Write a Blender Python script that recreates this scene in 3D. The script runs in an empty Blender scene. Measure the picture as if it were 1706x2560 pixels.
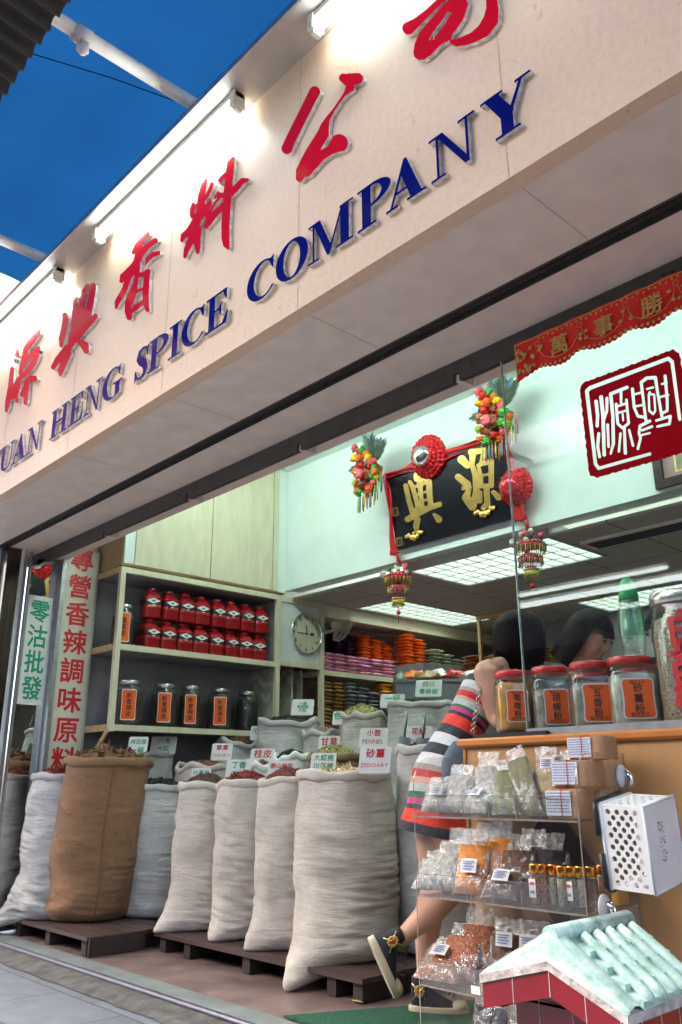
import bpy, bmesh, math, random
import numpy as np
from mathutils import Vector, Matrix, noise as mnoise
rad = math.radians
S = bpy.context.scene
COL = S.collection
random.seed(11)
PI = math.pi
# ------------------------------------------------------------------ camera
YAW, PITCH, ROLL, F = rad(47.058), rad(18.170), rad(-0.275), 2075.25
CAM = Vector((0, 0, 0.9))
_f = Vector((-math.sin(YAW)*math.cos(PITCH), math.cos(YAW)*math.cos(PITCH), math.sin(PITCH)))
_r = Vector((math.cos(YAW), math.sin(YAW), 0))
_u = _r.cross(_f)
RX = _r*math.cos(ROLL) + _u*math.sin(ROLL)
UX = -_r*math.sin(ROLL) + _u*math.cos(ROLL)
cd = bpy.data.cameras.new('camera'); cam = bpy.data.objects.new('camera', cd); COL.objects.link(cam)
cam.matrix_world = Matrix(((RX.x, UX.x, -_f.x, CAM.x), (RX.y, UX.y, -_f.y, CAM.y), (RX.z, UX.z, -_f.z, CAM.z), (0, 0, 0, 1)))
cd.sensor_width = 36; cd.lens = 36*F/2560; cd.clip_end = 500; cd.clip_start = 0.02
S.camera = cam
# ------------------------------------------------------------------ sky, sun, exposure
SUN_EL, SUN_AZ = rad(50), rad(225)      # azimuth clockwise from +Y
w = bpy.data.worlds.new('World'); S.world = w; w.use_nodes = True
nt = w.node_tree; bg = nt.nodes['Background']
sky = nt.nodes.new('ShaderNodeTexSky'); sky.sky_type = 'NISHITA'; sky.sun_disc = False
sky.sun_elevation = SUN_EL; sky.sun_rotation = SUN_AZ; sky.dust_density = 4; sky.ozone_density = 0.6
nt.links.new(sky.outputs[0], bg.inputs[0]); bg.inputs[1].default_value = 0.15
sl = bpy.data.lights.new('sun', 'SUN'); sl.energy = 1.0; sl.angle = rad(22); sl.color = (1, .95, .88)
so = bpy.data.objects.new('sun', sl); COL.objects.link(so)
sd = Vector((math.sin(SUN_AZ)*math.cos(SUN_EL), math.cos(SUN_AZ)*math.cos(SUN_EL), math.sin(SUN_EL)))
so.rotation_euler = sd.to_track_quat('Z', 'Y').to_euler(); so.location = (-8, -8, 12)
S.view_settings.view_transform = 'Standard'; S.view_settings.look = 'None'
S.view_settings.exposure = 2.35; S.view_settings.gamma = 1
S.cycles.max_bounces = 7; S.cycles.diffuse_bounces = 4; S.cycles.glossy_bounces = 4
S.cycles.transmission_bounces = 4; S.cycles.transparent_max_bounces = 96
S.cycles.use_denoising = True; S.cycles.caustics_reflective = False; S.cycles.caustics_refractive = False
S.cycles.sample_clamp_indirect = 6

def ray(x, y): return RX*((x-853)/F) - UX*((y-1280)/F) + _f
def at(x, y, X=None, Y=None, Z=None):
    d = ray(x, y)
    if X is not None: t = (X-CAM.x)/d.x
    elif Y is not None: t = (Y-CAM.y)/d.y
    else: t = (Z-CAM.z)/d.z
    return CAM + d*t
# ------------------------------------------------------------------ materials
def newmat(name):
    m = bpy.data.materials.new(name); m.use_nodes = True
    return m, m.node_tree, m.node_tree.nodes['Principled BSDF']
MATS = {}
def M(name, col, rough=.5, var=.12, vscale=12, bump=0, bscale=60, metal=0, coat=0, stretch=None, spec=.5, emit=None, sss=0):
    if name in MATS: return MATS[name]
    m, t, b = newmat(name); N = t.nodes.new; L = t.links.new
    b.inputs['Roughness'].default_value = rough; b.inputs['Metallic'].default_value = metal
    b.inputs['Coat Weight'].default_value = coat; b.inputs['Specular IOR Level'].default_value = spec
    b.inputs['Subsurface Weight'].default_value = sss
    if sss: b.inputs['Subsurface Radius'].default_value = (.01, .004, .003)
    tc = N('ShaderNodeTexCoord'); co = tc.outputs['Object']
    if stretch:
        mp = N('ShaderNodeMapping'); mp.inputs['Scale'].default_value = stretch; L(co, mp.inputs[0]); co = mp.outputs[0]
    if var:
        n = N('ShaderNodeTexNoise'); n.inputs['Scale'].default_value = vscale; n.inputs['Detail'].default_value = 5; L(co, n.inputs['Vector'])
        mx = N('ShaderNodeMix'); mx.data_type = 'RGBA'
        mx.inputs[6].default_value = [c*(1-var) for c in col]+[1]; mx.inputs[7].default_value = [min(1, c*(1+var)) for c in col]+[1]
        rm = N('ShaderNodeMapRange'); rm.inputs[1].default_value = .3; rm.inputs[2].default_value = .7
        L(n.outputs[0], rm.inputs[0]); L(rm.outputs[0], mx.inputs[0]); L(mx.outputs[2], b.inputs['Base Color'])
    else: b.inputs['Base Color'].default_value = (*col, 1)
    if bump:
        n2 = N('ShaderNodeTexNoise'); n2.inputs['Scale'].default_value = bscale; n2.inputs['Detail'].default_value = 4; L(co, n2.inputs['Vector'])
        bp = N('ShaderNodeBump'); bp.inputs['Strength'].default_value = bump; bp.inputs['Distance'].default_value = .01
        L(n2.outputs[0], bp.inputs['Height']); L(bp.outputs[0], b.inputs['Normal'])
    if emit:
        b.inputs['Emission Color'].default_value = (*emit[0], 1); b.inputs['Emission Strength'].default_value = emit[1]
    MATS[name] = m; return m
def thin_glass(name, tint, refl=1.0, rough=.02, base=.04, bump=0, bscale=30, haze=0, hazecol=(.9, .92, .92)):
    if name in MATS: return MATS[name]
    m, t, b = newmat(name); N = t.nodes.new; L = t.links.new; t.nodes.remove(b)
    out = t.nodes['Material Output']
    tr = N('ShaderNodeBsdfTransparent'); tr.inputs[0].default_value = (*tint, 1)
    gl = N('ShaderNodeBsdfGlossy'); gl.inputs['Roughness'].default_value = rough
    fr = N('ShaderNodeLayerWeight'); fr.inputs[0].default_value = .5      # Schlick on |cos|: same from both faces of a sheet
    p5 = N('ShaderNodeMath'); p5.operation = 'POWER'; p5.inputs[1].default_value = 5; L(fr.outputs['Facing'], p5.inputs[0])
    mu = N('ShaderNodeMath'); mu.operation = 'MULTIPLY_ADD'; mu.inputs[1].default_value = .9; mu.inputs[2].default_value = base*refl; mu.use_clamp = True
    L(p5.outputs[0], mu.inputs[0])
    mx = N('ShaderNodeMixShader'); L(mu.outputs[0], mx.inputs[0]); L(tr.outputs[0], mx.inputs[1]); L(gl.outputs[0], mx.inputs[2])
    last = mx
    if bump:
        tc = N('ShaderNodeTexCoord'); n2 = N('ShaderNodeTexNoise'); n2.inputs['Scale'].default_value = bscale; n2.inputs['Detail'].default_value = 3
        L(tc.outputs['Object'], n2.inputs['Vector'])
        bp = N('ShaderNodeBump'); bp.inputs['Strength'].default_value = bump; bp.inputs['Distance'].default_value = .02
        L(n2.outputs[0], bp.inputs['Height']); L(bp.outputs[0], gl.inputs['Normal']); L(bp.outputs[0], fr.inputs['Normal'])
    if haze:
        df = N('ShaderNodeBsdfDiffuse'); df.inputs[0].default_value = (*hazecol, 1)
        m2 = N('ShaderNodeMixShader'); m2.inputs[0].default_value = haze; L(mx.outputs[0], m2.inputs[1]); L(df.outputs[0], m2.inputs[2]); last = m2
    L(last.outputs[0], out.inputs[0]); MATS[name] = m; return m
def emis(name, col, st):
    if name in MATS: return MATS[name]
    m, t, b = newmat(name); e = t.nodes.new('ShaderNodeEmission'); e.inputs[0].default_value = (*col, 1); e.inputs[1].default_value = st
    t.links.new(e.outputs[0], t.nodes['Material Output'].inputs[0]); t.nodes.remove(b); MATS[name] = m; return m
def translucent(name, col, f=.5, fold=0):
    m, t, b = newmat(name); N = t.nodes.new; L = t.links.new; t.nodes.remove(b)
    d = N('ShaderNodeBsdfDiffuse'); tl = N('ShaderNodeBsdfTranslucent'); mx = N('ShaderNodeMixShader'); mx.inputs[0].default_value = f
    tc = N('ShaderNodeTexCoord'); n = N('ShaderNodeTexNoise'); n.inputs['Scale'].default_value = 1.1; n.inputs['Detail'].default_value = 8; n.inputs['Roughness'].default_value = .65
    L(tc.outputs['Object'], n.inputs['Vector'])
    c = N('ShaderNodeMix'); c.data_type = 'RGBA'; c.inputs[6].default_value = [x*.72 for x in col]+[1]; c.inputs[7].default_value = [min(1, x*1.35) for x in col]+[1]
    L(n.outputs[0], c.inputs[0]); L(c.outputs[2], d.inputs[0]); L(c.outputs[2], tl.inputs[0])
    L(d.outputs[0], mx.inputs[1]); L(tl.outputs[0], mx.inputs[2]); L(mx.outputs[0], t.nodes['Material Output'].inputs[0]); MATS[name] = m; return m
# ------------------------------------------------------------------ mesh builder
WL = {}
class MB:
    def __init__(s): s.v = []; s.f = []; s.m = []; s.s = []
    def add(s, vs, fs, mi=0, sm=False):
        o = len(s.v); s.v += [Vector(v) for v in vs]
        for f in fs: s.f.append([i+o for i in f]); s.m.append(mi); s.s.append(sm)
        return s
    def box(s, a, b, mi=0):
        (x0, y0, z0), (x1, y1, z1) = a, b
        return s.add([(x0, y0, z0), (x1, y0, z0), (x1, y1, z0), (x0, y1, z0), (x0, y0, z1), (x1, y0, z1), (x1, y1, z1), (x0, y1, z1)],
                     [(3, 2, 1, 0), (4, 5, 6, 7), (0, 1, 5, 4), (1, 2, 6, 5), (2, 3, 7, 6), (3, 0, 4, 7)], mi)
    def obox(s, c, ax, ay, az, mi=0):       # centre and three half-axis vectors
        c, ax, ay, az = map(Vector, (c, ax, ay, az))
        vs = [c+ax*i+ay*j+az*k for k in (-1, 1) for i, j in ((-1, -1), (1, -1), (1, 1), (-1, 1))]
        return s.add(vs, [(3, 2, 1, 0), (4, 5, 6, 7), (0, 1, 5, 4), (1, 2, 6, 5), (2, 3, 7, 6), (3, 0, 4, 7)], mi)
    def loft(s, rings, c0=True, c1=True, mi=0, sm=True):
        n = len(rings[0]); o = len(s.v)
        vs = [p for r in rings for p in r]; fs = []
        for i in range(len(rings)-1):
            for j in range(n): fs.append((i*n+j, i*n+(j+1) % n, (i+1)*n+(j+1) % n, (i+1)*n+j))
        s.add(vs, fs, mi, sm)
        if c0: s.f.append([o+j for j in range(n)][::-1]); s.m.append(mi); s.s.append(False)
        if c1: s.f.append([o+(len(rings)-1)*n+j for j in range(n)]); s.m.append(mi); s.s.append(False)
        return s
    def tube(s, pts, r, n=8, cap=True, mi=0, sm=True, flat=1.0):
        pts = [Vector(p) for p in pts]; k = len(pts)
        rs = r if isinstance(r, (list, tuple)) else [r]*k
        t0 = (pts[1]-pts[0]).normalized()
        nrm = t0.orthogonal().normalized() if abs(t0.z) < .95 else Vector((1, 0, 0))
        rings = []
        for i in range(k):
            t = (pts[min(i+1, k-1)]-pts[max(i-1, 0)]).normalized()
            nrm = (nrm - t*nrm.dot(t)).normalized(); bn = t.cross(nrm)
            rings.append([pts[i]+nrm*(rs[i]*math.cos(a))+bn*(rs[i]*flat*math.sin(a)) for a in [2*PI*j/n for j in range(n)]])
        return s.loft(rings, cap, cap, mi, sm)
    def lathe(s, prof, c=(0, 0, 0), n=24, sq=2, mi=0, sm=True, c0=True, c1=True, rot=0, sx=1, sy=1):
        rings = []
        for r, z in prof:
            ring = []
            for j in range(n):
                a = 2*PI*j/n; ca, sa = math.cos(a), math.sin(a)
                k = (abs(ca)**sq+abs(sa)**sq)**(-1/sq)
                x, y = r*k*ca*sx, r*k*sa*sy
                ring.append((c[0]+x*math.cos(rot)-y*math.sin(rot), c[1]+x*math.sin(rot)+y*math.cos(rot), c[2]+z))
            rings.append(ring)
        return s.loft(rings, c0, c1, mi, sm)
    def blob(s, c, r, n=10, mi=0, nz=0, seed=0, sm=True, rot=None):
        r = r if isinstance(r, (tuple, list)) else (r, r, r)
        k = max(4, n//2+1); rings = []
        for i in range(k+1):
            ph = -PI/2+PI*i/k; ph = max(-PI/2+.05, min(PI/2-.05, ph)); ring = []
            for j in range(n):
                a = 2*PI*j/n; d = Vector((math.cos(ph)*math.cos(a), math.cos(ph)*math.sin(a), math.sin(ph)))
                q = 1+(nz*mnoise.noise(d*2.3+Vector((seed*3.1, seed, 0))) if nz else 0)
                p = Vector((d.x*r[0]*q, d.y*r[1]*q, d.z*r[2]*q))
                if rot: p = rot @ p
                ring.append(Vector(c)+p)
            rings.append(ring)
        return s.loft(rings, True, True, mi, sm)
    def prism(s, poly, d, mi=0, mside=None):   # poly: 3D planar loop, d: extrusion vector
        n = len(poly); d = Vector(d); p = [Vector(q) for q in poly]
        o = len(s.v); s.v += p+[q+d for q in p]
        s.f += [[o+i for i in range(n)][::-1], [o+n+i for i in range(n)]]; s.m += [mi, mi]; s.s += [False]*2
        for i in range(n):
            s.f.append([o+i, o+(i+1) % n, o+n+(i+1) % n, o+n+i]); s.m.append(mi if mside is None else mside); s.s.append(False)
        return s
    def sheet(s, fn, nu, nv, mi=0, sm=True):
        vs = [fn(i/nu, j/nv) for i in range(nu+1) for j in range(nv+1)]
        fs = [(i*(nv+1)+j, (i+1)*(nv+1)+j, (i+1)*(nv+1)+j+1, i*(nv+1)+j+1) for i in range(nu) for j in range(nv)]
        return s.add(vs, fs, mi, sm)
    def build(s, name, mats, parent=None, local=False):
        if not isinstance(mats, (list, tuple)): mats = [mats]
        me = bpy.data.meshes.new(name); off = Vector((0, 0, 0)); loc = Vector((0, 0, 0))
        if parent is not None:
            if not local: off = WL[parent]
        elif not local and s.v:
            xs = [v.x for v in s.v]; ys = [v.y for v in s.v]; zs = [v.z for v in s.v]
            off = loc = Vector(((min(xs)+max(xs))/2, (min(ys)+max(ys))/2, min(zs)))
        me.from_pydata([v-off for v in s.v], [], s.f)
        for m in mats: me.materials.append(m)
        me.polygons.foreach_set('material_index', s.m); me.polygons.foreach_set('use_smooth', s.s); me.update()
        o = bpy.data.objects.new(name, me); COL.objects.link(o)
        if parent is not None: o.parent = parent; WL[o] = WL[parent]
        else: o.location = loc; WL[o] = loc
        return o
def tag(o, label=None, cat=None, group=None, kind=None):
    if label: o['label'] = label
    if cat: o['category'] = cat
    if group: o['group'] = group
    if kind: o['kind'] = kind
    return o
def thing(name, label, cat, loc=(0, 0, 0), group=None, rz=0):
    o = bpy.data.objects.new(name, None); COL.objects.link(o); o.empty_display_size = .05
    o.location = loc; o.rotation_euler = (0, 0, rz); WL[o] = Vector(loc); return tag(o, label, cat, group)
def dup(root, loc, label=None, group=None, rot=None, scale=None):
    r = root.copy(); COL.objects.link(r); r.location = loc
    if rot is not None: r.rotation_euler = rot
    if scale is not None: r.scale = scale
    tag(r, label, None, group)
    for ch in root.children:
        c = ch.copy(); COL.objects.link(c); c.parent = r
        for g in ch.children:
            d = g.copy(); COL.objects.link(d); d.parent = c
    return r
def V(*a): return Vector(a)
# ------------------------------------------------------------------ lettering
GL = {}
def _glyph_raw(ch, bold):
    cu = bpy.data.curves.new('glyph', 'FONT'); cu.body = ch; cu.resolution_u = 3; cu.offset = bold
    ob = bpy.data.objects.new('glyph', cu); COL.objects.link(ob); bpy.context.view_layer.update()
    me = bpy.data.meshes.new_from_object(ob.evaluated_get(bpy.context.evaluated_depsgraph_get()))
    vs = [(v.co.x, v.co.y) for v in me.vertices]; fs = [tuple(p.vertices) for p in me.polygons]
    bpy.data.objects.remove(ob); bpy.data.curves.remove(cu); bpy.data.meshes.remove(me)
    return vs, fs
_rv, _ = _glyph_raw('國', 0)
_h = max(v[1] for v in _rv)-min(v[1] for v in _rv); _cx = (max(v[0] for v in _rv)+min(v[0] for v in _rv))/2; _cy = (max(v[1] for v in _rv)+min(v[1] for v in _rv))/2
_ev, _ = _glyph_raw('E', 0); _eh = max(v[1] for v in _ev)
def glyph(ch, bold=0):
    k = (ch, bold)
    if k not in GL:
        vs, fs = _glyph_raw(ch, bold)
        if ord(ch) > 0x2000: vs = [((x-_cx)/_h, (y-_cy)/_h) for x, y in vs]
        else:
            x0 = min([v[0] for v in vs] or [0]); vs = [((x-x0)/_eh, y/_eh-.5) for x, y in vs]
        GL[k] = (vs, fs)
    return GL[k]
def put(mb, s, c, ux, uy, size, step=1.15, vert=False, bold=0, mi=0, sx=1, fat=0):   # centred on c
    c, ux, uy = Vector(c), Vector(ux).normalized(), Vector(uy).normalized()
    if ord(s[0]) < 0x2000:      # latin line
        xs = 0; items = []
        for ch in s:
            if ch == ' ': xs += .5; continue
            g = glyph(ch, bold); wd = max(v[0] for v in g[0]); items.append((g, xs)); xs += wd+.2
        for (vs, fs), x0 in items:
            mb.add([c+ux*((x+x0-xs/2)*size*sx)+uy*(y*size) for x, y in vs], fs, mi)
        return
    n = len(s)
    for i, ch in enumerate(s):
        if ch == ' ': continue
        vs, fs = glyph(ch, bold); k = (i-(n-1)/2)*step*size
        o = c-uy*k if vert else c+ux*k*sx
        for q, (fx, fy) in enumerate([(0, 0)] if not fat else [(fat*math.cos(a*PI/4), fat*math.sin(a*PI/4)) for a in range(8)]):   # overprinted strokes, each a hair above the last
            lift = ux.cross(uy)*(.00012*q)
            mb.add([o+lift+ux*((x+fx)*size*sx)+uy*((y+fy)*size) for x, y in vs], fs, mi)
# brush shapes from distance fields
def stroke(X, Y, pts):
    d = np.full(X.shape, 1e9)
    for (x0, y0, r0), (x1, y1, r1) in zip(pts[:-1], pts[1:]):
        dx, dy = x1-x0, y1-y0; L2 = dx*dx+dy*dy+1e-9
        t = np.clip(((X-x0)*dx+(Y-y0)*dy)/L2, 0, 1)
        d = np.minimum(d, np.hypot(X-x0-t*dx, Y-y0-t*dy)-(r0+(r1-r0)*t))
    return d
def poly_sd(X, Y, P):
    d = np.full(X.shape, 1e9); inside = np.zeros(X.shape, bool); n = len(P)
    for i in range(n):
        (x0, y0), (x1, y1) = P[i], P[(i+1) % n]; dx, dy = x1-x0, y1-y0
        t = np.clip(((X-x0)*dx+(Y-y0)*dy)/(dx*dx+dy*dy+1e-12), 0, 1)
        d = np.minimum(d, np.hypot(X-x0-t*dx, Y-y0-t*dy))
        c = (y0 > Y) != (y1 > Y)
        inside ^= c & (X < dx*(Y-y0)/(dy if abs(dy) > 1e-12 else 1e-12)+x0)
    return np.where(inside, -d, d)
def ell_sd(X, Y, cx, cy, rx, ry): return (np.hypot((X-cx)/rx, (Y-cy)/ry)-1)*min(rx, ry)
def contours(fn, x0, y0, x1, y1, res):
    h = max(x1-x0, y1-y0)/res; nx = int((x1-x0)/h)+3; ny = int((y1-y0)/h)+3
    gx = x0-h+np.arange(nx)*h; gy = y0-h+np.arange(ny)*h
    X, Y = np.meshgrid(gx, gy, indexing='ij'); D = fn(X, Y); D = np.where(np.abs(D) < 1e-7, 1e-7, D)
    D[0, :] = D[-1, :] = np.maximum(D[0, :], h*.1); D[:, 0] = D[:, -1] = h*.1
    I = D < 0; adj = {}; pt = {}
    def edge(a, b):
        k = (a, b) if a < b else (b, a)
        if k not in pt:
            da, db = D[k[0]], D[k[1]]; t = da/(da-db)
            pt[k] = (gx[k[0][0]]+(gx[k[1][0]]-gx[k[0][0]])*t, gy[k[0][1]]+(gy[k[1][1]]-gy[k[0][1]])*t)
        return k
    cnt = I[:-1, :-1].astype(int)+I[1:, :-1]+I[:-1, 1:]+I[1:, 1:]
    for i, j in zip(*np.where((cnt > 0) & (cnt < 4))):
        c = [(i, j), (i+1, j), (i+1, j+1), (i, j+1)]
        e = [edge(c[k], c[(k+1) % 4]) for k in range(4) if I[c[k]] != I[c[(k+1) % 4]]]
        prs = [(e[0], e[1])] if len(e) == 2 else [(e[0], e[3]), (e[1], e[2])] if I[c[0]] else [(e[0], e[1]), (e[2], e[3])]
        for a, b in prs: adj.setdefault(a, []).append(b); adj.setdefault(b, []).append(a)
    loops = []; seen = set()
    for k in adj:
        if k in seen: continue
        loop = [k]; seen.add(k); prev = None; cur = k
        while True:
            nx_ = [q for q in adj[cur] if q not in seen]
            if not nx_: break
            cur = nx_[0]; seen.add(cur); loop.append(cur)
        if len(loop) > 5: loops.append([pt[q] for q in loop])
    return loops
def fill2d(loops):
    cu = bpy.data.curves.new('fill', 'CURVE'); cu.dimensions = '2D'; cu.fill_mode = 'FRONT'
    for lp in loops:
        sp = cu.splines.new('POLY'); sp.points.add(len(lp)-1); sp.use_cyclic_u = True
        for p, (x, y) in zip(sp.points, lp): p.co = (x, y, 0, 1)
    ob = bpy.data.objects.new('fill', cu); COL.objects.link(ob); bpy.context.view_layer.update()
    me = bpy.data.meshes.new_from_object(ob.evaluated_get(bpy.context.evaluated_depsgraph_get()))
    vs = [(v.co.x, v.co.y) for v in me.vertices]; fs = [tuple(p.vertices) for p in me.polygons]
    bpy.data.objects.remove(ob); bpy.data.curves.remove(cu); bpy.data.meshes.remove(me)
    return vs, fs
def slab(mb, loops, mp, d, back=False):      # front faces material 0, sides material 1
    sc = 1.0/max(1e-9, max(abs(c) for lp in loops for p in lp for c in p)) * 10   # keep the filler well scaled
    vs, fs = fill2d([[(x*sc, y*sc) for x, y in lp] for lp in loops]); d = Vector(d)
    mb.add([mp(x/sc, y/sc) for x, y in vs], fs, 0)
    if d.length < 1e-6: return
    for lp in loops:
        p = [Vector(mp(x, y)) for x, y in lp]; n = len(p)
        mb.add(p+[q+d for q in p], [(i, (i+1) % n, n+(i+1) % n, n+i) for i in range(n)], 1)
def brush(mb, strokes, cuts, mp, d, res=90):
    al = [q for s_ in strokes for q in s_]
    b = [min(q[0]-q[2] for q in al), min(q[1]-q[2] for q in al), max(q[0]+q[2] for q in al), max(q[1]+q[2] for q in al)]
    def fn(X, Y):
        D = np.full(X.shape, 1e9)
        for s_ in strokes: D = np.minimum(D, stroke(X, Y, s_))
        for s_ in cuts: D = np.maximum(D, -stroke(X, Y, s_))
        return D
    slab(mb, contours(fn, *b, res), mp, d)
def remeshed(o, voxel, smooth=6):
    a = o.modifiers.new('r', 'REMESH'); a.mode = 'VOXEL'; a.voxel_size = voxel; a.use_smooth_shade = True
    b = o.modifiers.new('s', 'SMOOTH'); b.iterations = smooth; b.factor = .5
    bpy.context.view_layer.update()
    me = bpy.data.meshes.new_from_object(o.evaluated_get(bpy.context.evaluated_depsgraph_get()))
    mats = list(o.data.materials); o.modifiers.clear(); o.data = me
    if not me.materials:
        for m in mats: me.materials.append(m)
    for p in me.polygons: p.use_smooth = True
    return o
# ================================================================== palette
m_lam = M('sign_laminate', (.86, .60, .42), .38, .05, 45, 0, spec=.4)
def flecks(m, col, sc=28):
    t = m.node_tree; b = t.nodes['Principled BSDF']; N = t.nodes.new; L = t.links.new
    src = b.inputs['Base Color'].links[0].from_socket
    tc = N('ShaderNodeTexCoord'); mp = N('ShaderNodeMapping'); mp.inputs['Scale'].default_value = (1.0, 1, .55); mp.inputs['Rotation'].default_value = (0, rad(35), 0)
    n = N('ShaderNodeTexNoise'); n.inputs['Scale'].default_value = sc; n.inputs['Detail'].default_value = 3; n.inputs['Distortion'].default_value = 1.2
    r = N('ShaderNodeMapRange'); r.inputs[1].default_value = .66; r.inputs[2].default_value = .78; r.inputs[4].default_value = .9
    mx = N('ShaderNodeMix'); mx.data_type = 'RGBA'; mx.inputs[7].default_value = (*col, 1)
    L(tc.outputs['Object'], mp.inputs[0]); L(mp.outputs[0], n.inputs[0]); L(n.outputs[0], r.inputs[0]); L(r.outputs[0], mx.inputs[0]); L(src, mx.inputs[6]); L(mx.outputs[2], b.inputs['Base Color'])
flecks(m_lam, (.62, .40, .28))
m_taupe = M('hood_paint', (.42, .37, .33), .5, .08, 8, .05, 40)
m_dark = M('dark_steel', (.050, .042, .038), .45, .25, 14, .04, 30)
m_alu = M('aluminium', (.42, .42, .43), .35, .15, 20, .05, 50, metal=.85)
m_steel = M('polished_steel', (.13, .13, .16), .5, .12, 30, .06, 40, metal=1)
m_chrome = M('chrome', (.85, .86, .88), .08, .05, 10, metal=1)
m_soff = M('soffit_panel', (.87, .72, .61), .45, .07, 9, .04, 30)
m_wall = M('painted_wall', (.74, .84, .79), .55, .04, 5, .03, 25)
m_wallw = M('plaster_wall', (.62, .62, .58), .7, .12, 4, .05, 20)
m_ply = M('cream_cabinet', (.66, .62, .44), .45, .08, 18, .03, 60, stretch=(1, 1, .25))
m_wood = M('pine_trim', (.60, .42, .20), .5, .16, 9, .06, 30, stretch=(3, .6, 3))
m_back = M('grey_back_panel', (.26, .25, .26), .7, .15, 6, .05, 30)
m_black = M('black_plastic', (.015, .014, .014), .4, .2, 20)
m_white = M('white_plastic', (.78, .77, .76), .4, .05, 12, .03, 80)
m_red = M('red_acrylic', (.62, .002, .014), .1, .04, 8, spec=.14)
m_blue = M('blue_acrylic', (.004, .005, .15), .06, .05, 8, spec=.2)
m_edge = M('clear_acrylic_edge', (.80, .79, .82), .12, .45, 60, .3, 90, metal=.55)
m_redp = M('red_paper', (.80, .018, .014), .5, .14, 20, .15, 40)
m_gold = M('gold_leaf', (.78, .52, .16), .3, .15, 30, .1, 60, metal=.85)
m_goldp = M('gold_print', (.56, .34, .08), .45, .2, 30)
m_card = M('white_card', (.74, .73, .70), .45, .05, 14)
m_green = M('green_print', (.01, .30, .16), .5, 0)
m_rprint = M('red_print', (.62, .012, .02), .5, 0)
m_kprint = M('black_print', (.03, .022, .02), .6, 0)
m_orange = M('orange_label', (.92, .13, .008), .5, .06, 20)
m_glass = thin_glass('pane_glass', (.96, .985, .97), 1.0, .01, .018)
m_acr = thin_glass('acrylic_sheet', (.95, .95, .94), 1.0, .04, .045, haze=.022)
m_acre = M('acrylic_cut_edge', (.22, .19, .16), .2, .2, 30, spec=.7)
m_jar = thin_glass('jar_glass', (.90, .94, .92), 1.6, .03, .06, bump=.12, bscale=18)
m_film = thin_glass('crinkled_film', (.96, .96, .96), 2.4, .06, .09, bump=1.0, bscale=46, haze=.045)
# ================================================================== the street and the floor
def brickmat(name, c1, c2, mort, bw, bh, ms, rough=.6, bump=.3, rot=0, off=.5, var=.25):
    m, t, b = newmat(name); N = t.nodes.new; L = t.links.new
    tc = N('ShaderNodeTexCoord'); mp = N('ShaderNodeMapping'); mp.inputs['Rotation'].default_value = (0, 0, rot); L(tc.outputs['Object'], mp.inputs[0])
    br = N('ShaderNodeTexBrick'); br.offset = off; br.inputs['Scale'].default_value = 1; br.inputs['Brick Width'].default_value = bw; br.inputs['Row Height'].default_value = bh
    br.inputs['Mortar Size'].default_value = ms; br.inputs['Mortar Smooth'].default_value = .3
    br.inputs['Color1'].default_value = (*c1, 1); br.inputs['Color2'].default_value = (*c2, 1); br.inputs['Mortar'].default_value = (*mort, 1); L(mp.outputs[0], br.inputs[0])
    n = N('ShaderNodeTexNoise'); n.inputs['Scale'].default_value = 7; n.inputs['Detail'].default_value = 8; n.inputs['Roughness'].default_value = .7; L(tc.outputs['Object'], n.inputs[0])
    mx = N('ShaderNodeMix'); mx.data_type = 'RGBA'; mx.blend_type = 'MULTIPLY'; mx.inputs[0].default_value = 1
    r = N('ShaderNodeMapRange'); r.inputs[1].default_value = .25; r.inputs[2].default_value = .75; r.inputs[3].default_value = 1-var; r.inputs[4].default_value = 1+var
    L(n.outputs[0], r.inputs[0]); L(br.outputs[0], mx.inputs[6]); L(r.outputs[0], mx.inputs[7]); L(mx.outputs[2], b.inputs['Base Color'])
    b.inputs['Roughness'].default_value = rough
    bp = N('ShaderNodeBump'); bp.inputs['Strength'].default_value = bump; bp.inputs['Distance'].default_value = .004; bp.invert = True
    n3 = N('ShaderNodeTexNoise'); n3.inputs['Scale'].default_value = 90; L(tc.outputs['Object'], n3.inputs[0])
    ad = N('ShaderNodeMath'); ad.operation = 'MULTIPLY_ADD'; ad.inputs[1].default_value = .25; L(n3.outputs[0], ad.inputs[0]); L(br.outputs[1], ad.inputs[2])
    L(ad.outputs[0], bp.inputs['Height']); L(bp.outputs[0], b.inputs['Normal']); MATS[name] = m; return m
m_pave = brickmat('grey_paving', (.145, .156, .185), (.125, .136, .162), (.07, .07, .08), .6, .42, .006, .55, .5)
m_ceil = brickmat('ceiling_tiles', (.50, .48, .41), (.48, .46, .40), (.10, .09, .08), .61, .61, .006, .8, .3, off=0, var=.06)
m_floor = M('shop_floor_coat', (.17, .115, .105), .36, .38, 5, .12, 40)
m_strip = M('threshold_stone', (.17, .19, .19), .45, .2, 6, .08, 60)
m_conc = M('gutter_concrete', (.075, .072, .066), .8, .45, 14, .8, 22)
tag(MB().box((-40, -40, -.30), (40, 2.125, -.034)).build('pavement', m_pave), kind='structure')
g = MB()
def gut(u, v):
    x = -9+u*11; y = 2.115+v*.15
    y += (.018*mnoise.noise((x*5, 1, 0))+.01*mnoise.noise((x*21, 4, 0))) if v < .01 else 0
    return (x, y, -.034+.004+.022*v+.012*mnoise.noise((x*9, y*16, 0))*(1 if .05 < v < .95 else 0))
g.sheet(gut, 260, 8)
tag(g.build('gutter', m_conc), kind='structure')
tag(MB().box((-9, 2.265, -.3), (2, 8.3, -.004)).build('floor', m_floor), kind='structure')
tag(MB().box((-9, 2.29, -.0035), (2, 2.43, .0005)).build('threshold', m_strip), kind='structure')
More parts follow.
